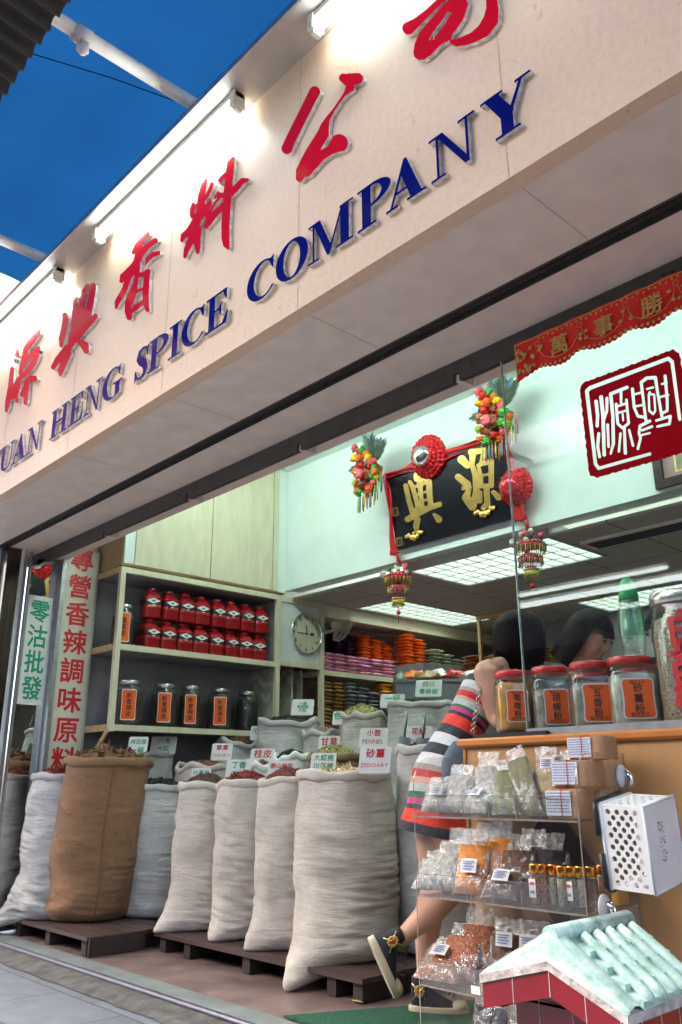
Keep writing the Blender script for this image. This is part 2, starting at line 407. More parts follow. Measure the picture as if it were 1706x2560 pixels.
o = MB().tube([(-9, 2.276, -.004), (2, 2.276, -.004)], .0155, 14).build('door_rail', m_steel); tag(o, 'polished steel rail along the front edge of the shop floor', 'rail')
# ================================================================== building shell
bld = thing('shop_building', 'spice shop building with a cream front and an open lit interior', 'building', (-2.5, 5, 0))
XW, ZC, YB = -5.92, 2.45, 4.46
b = MB().box((-6.1, 2.62, 0), (XW, 8.3, 3.9)); b.box((XW, 2.585, 0), (-5.84, 2.875, 2.62)); b.build('left_wall', m_wallw, bld)
MB().box((XW, 8.0, 0), (1.0, 8.2, 3.9)).build('back_wall', m_wallw, bld)
MB().box((.8, 2.5, 0), (1.0, 8.0, 3.9)).build('right_wall', m_wallw, bld)
b = MB().box((-5.5, YB, 2.505), (.8, 4.62, 3.6)); b.box((-5.5, YB-.012, 2.494), (.8, YB+.03, 2.54)); b.build('bulkhead', m_wall, bld)
MB().box((XW, 2.6, 3.6), (.8, 4.62, 3.75)).build('front_ceiling', m_wall, bld)
PAN = [(-4.17, 4.60, -2.93, 5.30), (-5.44, 5.27, -4.95, 6.62), (-3.95, 6.55, -2.75, 7.15), (-2.3, 6.0, -1.1, 6.6)]
xs = sorted({XW, .8} | {p[0] for p in PAN} | {p[2] for p in PAN}); ys = sorted({4.62, 8.0} | {p[1] for p in PAN} | {p[3] for p in PAN})
b = MB()
for i in range(len(xs)-1):
    for j in range(len(ys)-1):
        cx, cy = (xs[i]+xs[i+1])/2, (ys[j]+ys[j+1])/2
        if not any(p[0] < cx < p[2] and p[1] < cy < p[3] for p in PAN): b.box((xs[i], ys[j], ZC), (xs[i+1], ys[j+1], ZC+.02))
b.build('ceiling', m_ceil, bld)
MB().box((XW, 4.62, 2.9), (.8, 8.0, 3.0)).build('roof_slab', m_wallw, bld)
# soffit and header
b = MB().box((-6.4, 1.702, 2.558), (1.6, 2.128, 2.60)); b.build('soffit', m_soff, bld)
b = MB().box((-6.4, 2.129, 2.575), (1.6, 2.20, 2.62)).box((-6.4, 2.129, 2.551), (1.6, 2.133, 2.574)).box((-6.4, 2.16, 2.566), (1.6, 2.164, 2.574)).box((-6.4, 2.196, 2.553), (1.6, 2.20, 2.574))
b.build('shutter_slot', m_dark, bld)
MB().box((-6.4, 2.201, 2.556), (1.6, 2.43, 2.60)).build('inner_soffit', m_soff, bld)
b = MB().box((-6.4, 2.431, 2.555), (1.6, 2.60, 3.75)).box((-5.84, 2.431, 2.50), (1.6, 2.445, 2.554))
x = -5.8
while x < 1.5:                                            # track: short profiles with ribs, screws and gaps
    L_ = 1.0 if x > -4.9 else .9
    b.box((x, 2.43, 2.463), (x+L_-.03, 2.447, 2.554))
    for q in range(3): b.box((x, 2.45+q*.022, 2.468+.016*q), (x+L_-.03, 2.462+q*.022, 2.52))
    for sx in (.06, L_-.09, L_-.12): b.lathe([(.006, 0), (.006, .004)], (0, 0, 0), 6) if False else b.box((x+sx, 2.4285, 2.51), (x+sx+.012, 2.43, 2.522), 1)
    b.box((x+L_-.03, 2.4475, 2.468), (x+L_, 2.5295, 2.553), 2)
    x += L_
b.build('door_track', [m_dark, m_black, m_soff], bld)
MB().box((-5.84, 2.53, 2.508), (1.6, 2.60, 2.553)).build('header_board', m_soff, bld)
MB().box((-9.5, 2.15, 0), (-6.05, 2.4, 3.0)).build('neighbour_wall', M('white_tile', (.75, .76, .75), .3, .05), bld)
# ================================================================== left jamb: column, mirror, post and strip signs
o = MB().box((-6.03, 2.19, 0), (-5.905, 2.29, 2.55)).box((-6.04, 2.29, 0), (-5.9, 2.315, 2.55), 1).build('metal_column', [M('brown_steel', (.10, .075, .06), .18, .3, 5, .1, 8, metal=.9, stretch=(6, 6, .6)), m_card])
tag(o, 'dark polished metal column at the left end of the shop front', 'column')
ma = rad(9); md = V(-math.sin(ma), math.cos(ma), 0); mn = V(math.cos(ma), math.sin(ma), 0); mc = V(-5.862, 2.45, 0)
t = thing('mirror_panel', 'tall mirrored glass door panel folded back behind the green lettered sign', 'mirror', (-5.862, 2.45, 0))
MB().obox(mc+V(0, 0, 1.27), md*.105, mn*.004, V(0, 0, 1.24)).build('mirror', M('mirror_silver', (.80, .83, .81), .02, 0, metal=1), t)
b = MB()
for s_ in (-1, 1): b.obox(mc+md*(s_*.112)+V(0, 0, 1.27), md*.007, mn*.012, V(0, 0, 1.26))
b.obox(mc+V(0, 0, .02), md*.105, mn*.012, V(0, 0, .012)); b.build('frame', m_alu, t)
o = MB().box((-5.87, 2.568, 0), (-5.80, 2.60, 2.56)).build('grey_post', m_alu); tag(o, 'grey aluminium door post between the green sign and the red lettered board', 'post')
t = thing('hanging_sign', 'white board with four large green characters on the mirror', 'sign', (-5.85, 2.44, 1.44))
c = mc+mn*.009+V(0, 0, 1.828)-md*.002
MB().obox(c, md*.097, mn*.004, V(0, 0, .387)).build('board', m_card, t)
b = MB(); put(b, '零沽批發', c+mn*.0052, md, (0, 0, 1), .150, 1.22, True, 0, sx=.95, fat=.022); b.build('lettering', m_green, t)
t = thing('wall_sign', 'tall cream board with a column of red characters beside the shelf', 'sign', (-5.83, 2.73, .9))
MB().box((-5.838, 2.606, .85), (-5.825, 2.853, 2.56)).build('board', M('cream_board', (.66, .62, .50), .5, .06, 10), t)
b = MB(); put(b, '專營香辣調味原料', (-5.8238, 2.728, 1.80), (0, 1, 0), (0, 0, 1), .165, 1.267, True, 0, sx=1.02, fat=.024); b.build('lettering', m_rprint, t)
# ================================================================== shop sign with letters
sign = thing('shop_sign', 'long cream shop sign with red brush characters and blue English capitals', 'sign', (-2.5, 1.7, 2.56))
b = MB().box((-6.4, 1.70, 2.556), (1.6, 1.76, 3.80))
b.build('panel', m_lam, sign)
for x in (-4.87, -3.935, -3.0, -2.055, -1.11, -.16):
    MB().box((x-.0009, 1.6988, 2.558), (x+.0009, 1.6995, 3.74)).build('panel_joint', M('joint_dark', (.60, .43, .31), .8, 0), sign); MB().box((x-.0009, 1.71, 2.5565), (x+.0009, 2.12, 2.5576)).build('soffit_joint', M('joint_soffit', (.56, .45, .37), .8, 0), bld)
b = MB().box((-6.4, 1.525, 3.735), (1.6, 1.70, 3.755)).box((-6.4, 1.514, 3.727), (1.6, 1.524, 3.758), 1)
b.build('hood', [m_taupe, m_alu], sign)
def put_char(name, o, sc, strokes, cuts=(), res=88):
    def mp(x, y):
        q = at(o[0]+x/sc, o[1]-y/sc, Y=1.682); return q
    fl = lambda ss: [[(x, -y, r) for x, y, r in s_] for s_ in ss]
    mb = MB(); brush(mb, fl(strokes), fl(cuts), mp, (0, .017, 0), res); return mb.build(name, [m_red, m_edge], sign)
put_char('brush_character', (260, 560), 7.84, [
 [(850, 190, 48), (740, 300, 58), (640, 440, 52), (575, 560, 32)], [(700, 400, 60), (690, 560, 62), (650, 700, 62), (650, 850, 62), (640, 960, 60), (650, 1050, 40)],
 [(1010, 325, 52), (860, 430, 58), (740, 560, 64), (680, 690, 58), (600, 830, 82), (500, 960, 98), (385, 1030, 72), (345, 1115, 42)],
 [(1085, 565, 38), (960, 600, 52), (870, 680, 42), (808, 815, 8)], [(480, 1060, 58), (420, 1250, 54), (340, 1400, 56), (265, 1530, 54), (240, 1640, 26)],
 [(870, 930, 48), (840, 1020, 60), (830, 1200, 62), (820, 1400, 62), (830, 1580, 56), (858, 1690, 38)], [(650, 1010, 48), (770, 985, 44), (870, 920, 44)],
 [(640, 1060, 40), (600, 1250, 60), (545, 1400, 86), (490, 1560, 80), (480, 1720, 72), (500, 1830, 58)], [(590, 1350, 30), (720, 1285, 32), (750, 1270, 20)], [(500, 1720, 60), (620, 1640, 56), (740, 1545, 46), (800, 1500, 36)]],
 [[(560, 1570, 8), (545, 1650, 9)]])
put_char('brush_character', (430, 370), 7.127, [
 [(600, 575, 32), (560, 700, 52), (530, 850, 62), (520, 1000, 72), (500, 1150, 66), (440, 1300, 82), (380, 1420, 88), (300, 1500, 64), (215, 1560, 55), (180, 1650, 32)],
 [(715, 635, 30), (690, 720, 36), (640, 830, 32), (585, 900, 36)], [(382, 990, 24), (370, 1080, 46), (358, 1180, 40), (352, 1245, 16)], [(440, 1010, 12), (390, 1060, 24)],
 [(690, 935, 22), (660, 1010, 46), (590, 1100, 64), (520, 1200, 66)], [(390, 1550, 74), (320, 1680, 64), (260, 1820, 50), (232, 1940, 30)], [(450, 1450, 84), (440, 1600, 76), (460, 1740, 54), (460, 1855, 34)],
 [(1090, 185, 32), (1050, 280, 66), (1030, 450, 72), (1010, 650, 72), (990, 850, 76), (975, 1100, 72), (955, 1350, 72), (955, 1600, 72), (970, 1720, 60), (1000, 1780, 30)],
 [(960, 480, 44), (890, 540, 40), (850, 580, 30)], [(880, 590, 26), (870, 650, 10)], [(820, 790, 26), (830, 840, 46), (900, 840, 46)], [(780, 850, 24), (765, 890, 18)],
 [(1345, 575, 36), (1260, 580, 50), (1160, 700, 56), (1050, 800, 66)], [(960, 980, 56), (860, 1090, 54), (760, 1180, 60), (660, 1300, 70), (612, 1390, 50)], [(870, 870, 24), (780, 960, 20), (700, 1100, 18), (640, 1230, 44)]])
put_char('brush_character', (680, 150), 5.6, [
 [(600, 445, 78), (540, 560, 74), (440, 760, 74), (340, 960, 74), (260, 1120, 72), (212, 1240, 78)], [(1000, 250, 62), (1080, 280, 92), (1200, 260, 80)],
 [(1095, 390, 62), (1020, 480, 22), (940, 590, 17), (860, 710, 18), (785, 820, 34), (740, 930, 62), (715, 1040, 84), (620, 1190, 84), (560, 1300, 92), (500, 1420, 96), (420, 1560, 84), (390, 1650, 56)],
 [(940, 1165, 128), (820, 1260, 64), (690, 1340, 66), (600, 1430, 76), (490, 1570, 64)]])
put_char('brush_character', (980, 0), 4.612, [
 [(195, 325, 74), (290, 255, 52), (420, 140, 38), (540, 25, 36), (680, -110, 45), (800, -220, 50)],
 [(330, 610, 82), (340, 520, 78), (370, 420, 66), (440, 320, 58), (520, 230, 58), (620, 110, 58), (760, 10, 80)], [(810, 50, 70), (760, 180, 76), (680, 300, 76), (600, 400, 72), (510, 490, 58), (400, 580, 76), (360, 640, 50)], [(640, 330, 70), (500, 480, 60), (640, 420, 50)],
 [(1150, -220, 70), (1150, 0, 64), (1160, 100, 72), (1140, 230, 88), (1060, 350, 78), (940, 430, 60), (840, 470, 55), (750, 492, 46), (700, 480, 30)], [(1150, -230, 70), (950, -240, 50), (820, -200, 50)]],
 [[(650, 140, 9), (600, 250, 26), (540, 330, 26), (480, 455, 7)]])
put_char('brush_character', (0, 560), 5.227, [
 [(848, 1185, 32), (860, 1250, 42), (840, 1380, 42), (810, 1500, 40), (800, 1590, 22)], [(985, 970, 26), (988, 1060, 34), (1000, 1200, 50)], [(1150, 805, 28), (1110, 880, 40), (1090, 1000, 48), (1075, 1200, 60)],
 [(1222, 800, 36), (1210, 900, 40), (1180, 1050, 44), (1150, 1200, 44)], [(1000, 1150, 55), (1000, 1280, 66), (980, 1400, 56), (930, 1520, 40)], [(1080, 1200, 66), (1060, 1350, 56), (1000, 1450, 46), (930, 1560, 42)],
 [(1250, 1200, 32), (1190, 1270, 42), (1120, 1340, 46), (1050, 1430, 42), (960, 1540, 36), (880, 1640, 42), (800, 1740, 42)], [(880, 1630, 50), (760, 1770, 42), (700, 1870, 34)], [(900, 1690, 40), (840, 1800, 44), (795, 1920, 40), (790, 1975, 18)], [(1050, 1545, 36), (1110, 1590, 54), (1130, 1660, 36)]],
 [[(1040, 1180, 5), (1030, 1290, 6)], [(1150, 960, 7), (1120, 1080, 7)]])
put_char('brush_character', (0, 780), 5.227, [
 [(230, 512, 26), (225, 560, 32)], [(195, 625, 18), (205, 655, 14)], [(510, 262, 30), (450, 325, 40), (390, 410, 42), (340, 480, 36)], [(340, 480, 36), (320, 600, 32), (290, 700, 32), (270, 800, 28)],
 [(505, 480, 34), (430, 540, 36), (360, 620, 34), (310, 700, 30)], [(490, 560, 30), (440, 660, 36), (380, 760, 36), (300, 830, 34)], [(160, 740, 26), (150, 850, 30), (140, 960, 32), (120, 1080, 34), (100, 1200, 34), (85, 1290, 22)],
 [(290, 830, 30), (240, 900, 34), (190, 1000, 34), (160, 1120, 30)], [(250, 950, 24), (215, 1080, 26), (225, 1170, 22)], [(350, 900, 28), (330, 1000, 30), (290, 1080, 30)], [(400, 860, 30), (450, 872, 42)], [(365, 880, 26), (345, 1040, 32), (335, 1190, 26)]])
# English capitals, drawn in units of the cap height
def bx(X, Y, x0, y0, x1, y1): return np.maximum(np.maximum(x0-X, X-x1), np.maximum(y0-Y, Y-y1))
def un(*a):
    d = a[0]
    for q in a[1:]: d = np.minimum(d, q)
    return d
def sub(a, b): return np.maximum(a, -b)
def sf(X, Y, x0, x1, y): return bx(X, Y, x0, y-.028, x1, y+.028)
def g_I(X, Y): return un(bx(X, Y, .17, 0, .43, 1), sf(X, Y, 0, .6, .03), sf(X, Y, 0, .6, .97))
def g_E(X, Y):
    return un(bx(X, Y, .14, 0, .40, 1), sf(X, Y, 0, .5, .03), bx(X, Y, 0, .935, .92, 1), bx(X, Y, 0, 0, .94, .065), poly_sd(X, Y, [(.92, 1), (.92, .70), (.87, .70), (.74, .94), (.74, 1)]),
              poly_sd(X, Y, [(.94, 0), (1.0, .34), (.94, .34), (.74, .06), (.74, 0)]), bx(X, Y, .35, .49, .66, .545), poly_sd(X, Y, [(.70, .70), (.70, .33), (.66, .33), (.56, .515), (.66, .70)]))
def g_H(X, Y):
    return un(bx(X, Y, .13, 0, .39, 1), bx(X, Y, .85, 0, 1.11, 1), sf(X, Y, 0, .52, .03), sf(X, Y, 0, .52, .97), sf(X, Y, .72, 1.24, .03), sf(X, Y, .72, 1.24, .97), bx(X, Y, .35, .47, .9, .54))
def g_P(X, Y):
    bowl = sub(np.maximum(ell_sd(X, Y, .40, .725, .55, .275), .3-X), np.maximum(ell_sd(X, Y, .40, .725, .29, .215), .38-X))
    return un(bx(X, Y, .13, 0, .39, 1), sf(X, Y, 0, .54, .03), bx(X, Y, 0, .945, .42, 1), bowl)
def g_O(X, Y): return sub(ell_sd(X, Y, .55, .5, .55, .515), ell_sd(X, Y, .55, .5, .28, .45))
def g_C(X, Y):
    r = sub(ell_sd(X, Y, .54, .5, .54, .515), ell_sd(X, Y, .62, .5, .36, .45)); r = sub(r, bx(X, Y, .78, .20, 2, .80))
    return un(r, poly_sd(X, Y, [(.95, 1.01), (.95, .66), (.90, .66), (.80, .88), (.72, .93), (.88, .95)]))
def g_G(X, Y): return un(g_C(X, Y), bx(X, Y, .72, .06, .98, .46), sf(X, Y, .6, 1.1, .46))
def g_S(X, Y):
    r = stroke(X, Y, [(.66, .80, .03), (.57, .93, .035), (.40, .96, .05), (.22, .88, .09), (.19, .72, .115), (.32, .58, .13), (.50, .46, .13), (.60, .30, .115), (.56, .13, .09), (.40, .04, .05), (.22, .06, .035), (.1, .22, .03)])
    return un(r, poly_sd(X, Y, [(.70, 1.0), (.70, .66), (.65, .66), (.54, .90)]), poly_sd(X, Y, [(.03, 0), (.03, .36), (.08, .36), (.2, .1)]))
def g_N(X, Y):
    return un(bx(X, Y, .15, 0, .215, 1), bx(X, Y, .87, 0, .935, 1), poly_sd(X, Y, [(.0, 1), (.32, 1), (.935, .05), (.935, -.02), (.83, -.02), (.16, 1)]), sf(X, Y, 0, .37, .03), sf(X, Y, .7, 1.1, .97), sf(X, Y, -.03, .2, .97))
def g_M(X, Y):
    return un(bx(X, Y, .15, 0, .21, 1), poly_sd(X, Y, [(.03, 1), (.38, 1), (.78, .1), (.68, -.02), (.62, -.02), (.2, .94)]), poly_sd(X, Y, [(1.12, 1), (1.06, 1), (.66, .06), (.70, -.02)]), bx(X, Y, 1.03, 0, 1.29, 1),
              sf(X, Y, 0, .36, .03), sf(X, Y, .9, 1.42, .03), sf(X, Y, 1.0, 1.42, .97), sf(X, Y, 0, .2, .97))
def g_A(X, Y):
    return un(poly_sd(X, Y, [(.10, 0), (.165, 0), (.58, .95), (.52, 1.03)]), poly_sd(X, Y, [(.52, 1.03), (.60, 1.03), (1.0, 0), (.70, 0), (.42, .76)]), bx(X, Y, .26, .29, .82, .345), sf(X, Y, 0, .34, .03), sf(X, Y, .58, 1.1, .03))
def g_U(X, Y):
    o_ = sub(np.maximum(ell_sd(X, Y, .55, .36, .42, .38), Y-.36), np.maximum(ell_sd(X, Y, .61, .38, .26, .32), Y-5)); 
    return un(o_, bx(X, Y, .13, .35, .39, 1), bx(X, Y, .89, .33, .97, 1), sf(X, Y, 0, .52, .97), sf(X, Y, .75, 1.12, .97))
def g_Y(X, Y):
    return un(bx(X, Y, .42, 0, .68, .46), poly_sd(X, Y, [(.08, 1), (.38, 1), (.72, .40), (.42, .40)]), poly_sd(X, Y, [(.95, 1), (.88, 1), (.58, .42), (.66, .36)]), sf(X, Y, 0, .50, .97), sf(X, Y, .76, 1.1, .97), sf(X, Y, .28, .82, .03))
CAPS = [('S', -3.234, .125), ('P', -3.106, .168), ('I', -2.934, .103), ('C', -2.828, .172), ('E', -2.641, .163), ('C', -2.352, .172), ('O', -2.168, .19), ('M', -1.978, .24), ('P', -1.717, .16), ('A', -1.582, .178), ('N', -1.383, .18), ('Y', -1.180, .182),
        ('H', -4.145, .212), ('E', -3.915, .160), ('N', -3.745, .182), ('G', -3.55, .2), ('U', -4.85, .205), ('A', -4.657, .2), ('N', -4.455, .19), ('Y', -5.05, .19)]
for ch, x0, wd in CAPS:
    fn = globals()['g_'+ch]; wu = {'S': .73, 'P': .95, 'I': .6, 'C': .97, 'E': 1.0, 'O': 1.1, 'M': 1.42, 'A': 1.1, 'N': 1.1, 'Y': 1.1, 'H': 1.24, 'G': 1.1, 'U': 1.12}[ch]
    lp = contours(fn, -.05, -.05, wu+.05, 1.06, 64)
    mb = MB(); slab(mb, lp, lambda x, y: V(x0+x*wd/wu, 1.682, 2.69+y*.168), (0, .017, 0)); mb.build('letter', [m_blue, m_edge], sign)
# ================================================================== tubes under the hood
tube_e = emis('tube_glow', (.88, 1.0, .97), 5.6)
m_bat = M('batten_white', (.72, .70, .62), .45, .05)
def lamp(x0, x1, y, z, label, group, em=None):
    t = thing('fluorescent_lamp', label, 'lamp', ((x0+x1)/2, y, z), group)
    MB().box((x0, y-.022, z+.032), (x1, y+.022, z+.058)).build('batten', m_bat, t)
    for x in (x0, x1-.03): MB().box((x, y-.03, z-.02), (x+.03, y+.03, z+.055)).box((x+.006, y-.018, z-.034), (x+.026, y+.018, z-.02)).build('end_cap', m_bat, t)
    MB().tube([(x0+.03, y, z), (x1-.03, y, z)], .020, 14).build('tube', em or tube_e, t); return t
for x0, x1, lb in ((-3.63, -2.36, 'lit white tube lamp over the two middle red characters'), (-1.88, -.61, 'lit tube lamp at the top edge of the photo beside the uppermost red character'), (-5.36, -4.09, 'lit tube lamp at the left end of the sign hood')):
    lamp(x0, x1, 1.613, 3.672, lb, 'tube lamps under the sign hood')
# ================================================================== canopy, pipes, corrugated roof
m_tarp = translucent('blue_tarpaulin', (.005, .044, .13), .5)
can = thing('street_canopy', 'blue tarpaulin canopy on white pipes above the shop sign', 'canopy', (-2.5, 1.4, 4.0))
b = MB(); b.sheet(lambda u, v: (-4.72+u*6.7, 1.95-v*1.60, 3.96+.02*math.sin(u*40)*v+.03*mnoise.noise((u*7, v*5, 0))-.05*math.sin(v*PI)+.06*v), 60, 16); b.build('tarpaulin', m_tarp, can)
m_pipe = M('white_pipe', (.66, .62, .60), .5, .16, 10, .1, 40)
for x in (-2.66, -4.24, -.9): 
    b = MB().tube([(x, 1.62, 3.85), (x, -1.6, 3.86)], .03, 14); b.build('pipe', m_pipe, can)
b = MB().tube([(-2.66, .99, 3.845), (-2.66, 1.06, 3.845)], .038, 14).box((-2.685, 1.02, 3.785), (-2.64, 1.05, 3.82)).blob((-2.66, 1.035, 3.785), .028, 8); b.build('pipe_clamp', m_pipe, can)
b = MB().tube([at(60, 128, Z=3.925), at(280, 195, Z=3.92), at(480, 268, Z=3.925)], .0022, 6); b.build('cord', translucent('blue_cord', (.002, .014, .045), .3), can)
m_rust = M('rusty_sheet', (.030, .024, .020), .75, .4, 8, .4, 30)
b = MB()
def corr(u, v):
    x = -3.6+u*6.0; y = .775-v*1.0+.012*mnoise.noise((x*20, 3, 0))*(1 if v == 0 else 0)
    return (x, y, 3.40+.018*math.sin(x*2*PI/.076)+.12*v)
b.sheet(corr, 640, 12); tag(b.build('corrugated_roof', m_rust), 'rusty dark corrugated metal roof sheet at the top left corner', 'roof')
m_st = translucent('striped_awning_cloth', (.24, .22, .22), .6); m_st2 = translucent('pink_awning_cloth', (.24, .07, .085), .6)
b = MB()
for k in range(14): b.add([(-12, 1.5-k*.16, 4.15+k*.02), (-4.95, 1.5-k*.16, 4.15+k*.02), (-4.95, 1.5-(k+1)*.16, 4.17+k*.02), (-12, 1.5-(k+1)*.16, 4.17+k*.02)], [(0, 1, 2, 3)], k % 2)
tag(b.build('striped_awning', [m_st, m_st2]), 'pale awning with pink stripes beyond the end of the blue canopy', 'awning')
# ================================================================== ceiling light panels
m_lum = emis('panel_glow', (.84, 1.0, .95), 2.4)
m_louv = M('louvre_white', (.42, .44, .40), .35, .03)
def panel(p, label, st):
    x0, y0, x1, y1 = p
    t = thing('ceiling_light', label, 'ceiling light', ((x0+x1)/2, (y0+y1)/2, ZC), 'louvred lights in the shop ceiling')
    b = MB().box((x0, y0, ZC+.09), (x1, y1, ZC+.10)); b.build('luminous_plate', m_lum, t)
    b = MB(); long_x = (x1-x0) > (y1-y0); n1, n2 = (12, 4) if long_x else (4, 12)
    for i in range(n1+1):
        x = x0+(x1-x0)*i/n1; b.box((x-.006, y0, ZC-.001), (x+.006, y1, ZC+.07))
    for j in range(n2+1):
        y = y0+(y1-y0)*j/n2; b.box((x0, y-.006, ZC-.002), (x1, y+.006, ZC+.071))
    b.build('louvre', m_louv, t)
    b = MB()
    for a, c in (((x0-.025, y0-.025), (x1+.025, y0)), ((x0-.025, y1), (x1+.025, y1+.025)), ((x0-.025, y0), (x0, y1)), ((x1, y0), (x1+.025, y1))): b.box((*a, ZC-.008), (*c, ZC+.10))
    b.build('frame', m_louv, t)
panel(PAN[0], 'bright louvred ceiling panel right behind the white bulkhead and the black plaque', 1)
panel(PAN[1], 'bright louvred ceiling panel along the left wall above the coloured packets', 1)
panel(PAN[2], 'louvred ceiling panel seen low behind the heads of the two women', 1)
panel(PAN[3], 'far louvred ceiling panel seen behind the green capped water bottle', 1)
for x, y, lb in ((-2.25, 4.95, 'long dark air slot in the ceiling beside the front light panel'), (-1.75, 5.55, 'second dark air slot in the ceiling nearer the right edge of the photo')):
    t = thing('ceiling_vent', lb, 'vent', (x, y, ZC))
    MB().box((x-.6, y-.1, ZC-.02), (x+.6, y+.1, ZC-.001)).build('frame', m_soff, t)
    b = MB()
    for k in range(5): b.box((x-.56, y-.075+k*.033, ZC-.026), (x+.56, y-.060+k*.033, ZC-.02))
    b.build('slat', m_black, t)
# lamps high up behind the header
for x0, x1, lb in ((-5.2, -3.95, 'tube lamp high behind the header at the left of the white bulkhead'), (-3.6, -2.35, 'tube lamp high behind the header above the black plaque'), (-2.0, -.75, 'tube lamp high behind the header above the red seal on the glass')):
    lamp(x0, x1, 3.25, 3.50, lb, 'tube lamps under the front ceiling', emis('upper_tube_glow', (.80, 1.0, .93), 17))
t = lamp(-3.95, -2.3, -.16, 2.20, 'upper tube of the double lamp that hangs over the street and shows in the glass', 'lamps over the street'); 
t2 = lamp(-3.5, -1.9, -.16, 2.13, 'lower tube of the double lamp that hangs over the street and shows in the glass', 'lamps over the street')
# ================================================================== wall cupboards and shelves
cup = thing('wall_cupboard', 'cream wall cupboard with two tall doors above the open shelf', 'cupboard', (-5.7, 3.65, 2.46))
MB().box((XW, 2.895, 2.468), (-5.515, 4.455, 3.599)).build('body', m_wood, cup)
for y0, y1 in ((2.99, 3.665), (3.675, 4.30)): MB().box((-5.514, y0, 2.482), (-5.495, y1, 3.597)).build('door', m_ply, cup)
MB().box((-5.514, 2.90, 2.482), (-5.497, 2.982, 3.597)).build('filler_panel', m_wall, cup)
b = MB().box((-5.514, 4.308, 2.48), (-5.493, 4.36, 3.597)); b.box((-5.514, 4.361, 2.475), (-5.49, 4.455, 3.597), 1); b.build('edge_strip', [m_ply, m_wall], cup)
sh = thing('shelf_unit', 'cream framed open shelf with red tins and glass jars along the left wall', 'shelf', (-5.7, 3.65, 0))
def rail(b, y0, y1, z, h=.042): b.box((-5.53, y0, z-h), (-5.495, y1, z), 0)
b = MB(); 
for z in (2.452, 1.878, 1.31): rail(b, 2.925, 4.365, z)
b.build('shelf_edge', m_ply, sh)
for y in (2.905, 4.385): MB().box((-5.53, y-.02, 1.262), (-5.494, y+.02, 2.452)).build('post', m_ply, sh)
MB().box((-5.53, 4.366, 0), (-5.5, 4.405, 1.262)).build('post', m_ply, sh)
for z in (2.44, 1.866, 1.30): MB().box((XW+.001, 2.89, z-.03), (-5.531, 4.40, z)).build('shelf', m_back, sh)
b = MB()
for z in (2.452, 1.878, 1.31): MB().box((XW+.001, 2.876, z-.045), (-5.531, 2.889, z)).build('side_batten', m_wood, sh)
b.obox((-5.68, 2.884, 1.12), (.17, 0, .15), (0, .006, 0), (-.012, 0, .0136)); b.build('brace', m_wood, sh)
MB().box((XW+.001, 2.89, 0), (XW+.012, 4.40, 2.43)).build('back_panel', m_back, sh)
MB().box((XW+.012, 4.39, 1.28), (-5.531, 4.402, 1.84)).box((XW+.012, 4.39, 1.88), (-5.531, 4.402, 2.41), 1).build('end_panel', [M('peeling_plaster', (.42, .40, .32), .8, .4, 16, .4, 30), m_back], sh)
un2 = thing('clock_cabinet', 'cream cabinet frame around the white panel that carries the clock', 'cabinet', (-5.7, 4.65, 0))
b = MB().box((-5.53, 4.406, 1.855), (-5.497, 4.86, 1.897)).box((-5.53, 4.406, 2.40), (-5.497, 4.86, 2.449)); b.build('frame_rail', m_ply, un2)
MB().box((-5.532, 4.861, 0), (-5.495, 4.905, 2.449)).build('post', m_ply, un2)
MB().box((-5.53, 4.408, 1.898), (-5.512, 4.858, 2.399)).build('front_panel', M('cabinet_white', (.66, .72, .66), .5, .06, 9), un2)
MB().box((XW, 4.41, 0), (-5.90, 4.86, 1.85)).box((-5.9, 4.62, 0), (-5.6, 4.635, 1.85)).box((-5.9, 4.75, .0), (-5.62, 4.76, 1.85)).build('inner_board', MATS['peeling_plaster'], un2)
un3 = thing('packet_shelf', 'long cream shelf along the left wall stacked with coloured packets', 'shelf', (-5.7, 5.5, 0))
MB().box((-5.9, 4.906, 1.815), (-5.50, 5.86, 1.857)).build('shelf', m_ply, un3)
MB().box((-5.9, 5.84, 1.10), (-5.50, 5.86, 1.814)).box((-5.9, 4.906, 1.12), (-5.5, 5.839, 1.16)).build('lower_board', m_ply, un3)
MB().box((XW, 4.906, 2.36), (-5.56, 8, 2.44)).box((-5.559, 4.906, 2.34), (-5.52, 8, 2.447), 1).build('top_trim', [m_ply, M('bright_trim', (.80, .76, .55), .5, .05)], un3)
MB().box((XW+.001, 4.906, 0), (XW+.012, 7.99, 2.35)).build('back_panel', M('mauve_wall', (.42, .30, .33), .7, .1, 5), un3)
MB().box((-5.915, 5.87, 0), (-5.2, 7.3, 1.98)).build('lower_cabinet', m_back, un3)
bc = thing('back_cabinet', 'grey shelf cabinet across the rear of the shop under the packets', 'cabinet', (-4.6, 6.8, 0))
MB().box((-5.19, 6.35, 0), (-4.2, 7.2, 1.93)).build('body', m_back, bc)
MB().box((-5.3, 7.25, 1.99), (-2.5, 7.3, 2.44)).box((-4.95, 6.4, 1.95), (-4.92, 6.43, 2.445), 1).box((-4.95, 6.38, 2.41), (-3.6, 6.43, 2.446), 1).build('upper_board', [m_back, m_wood], bc)
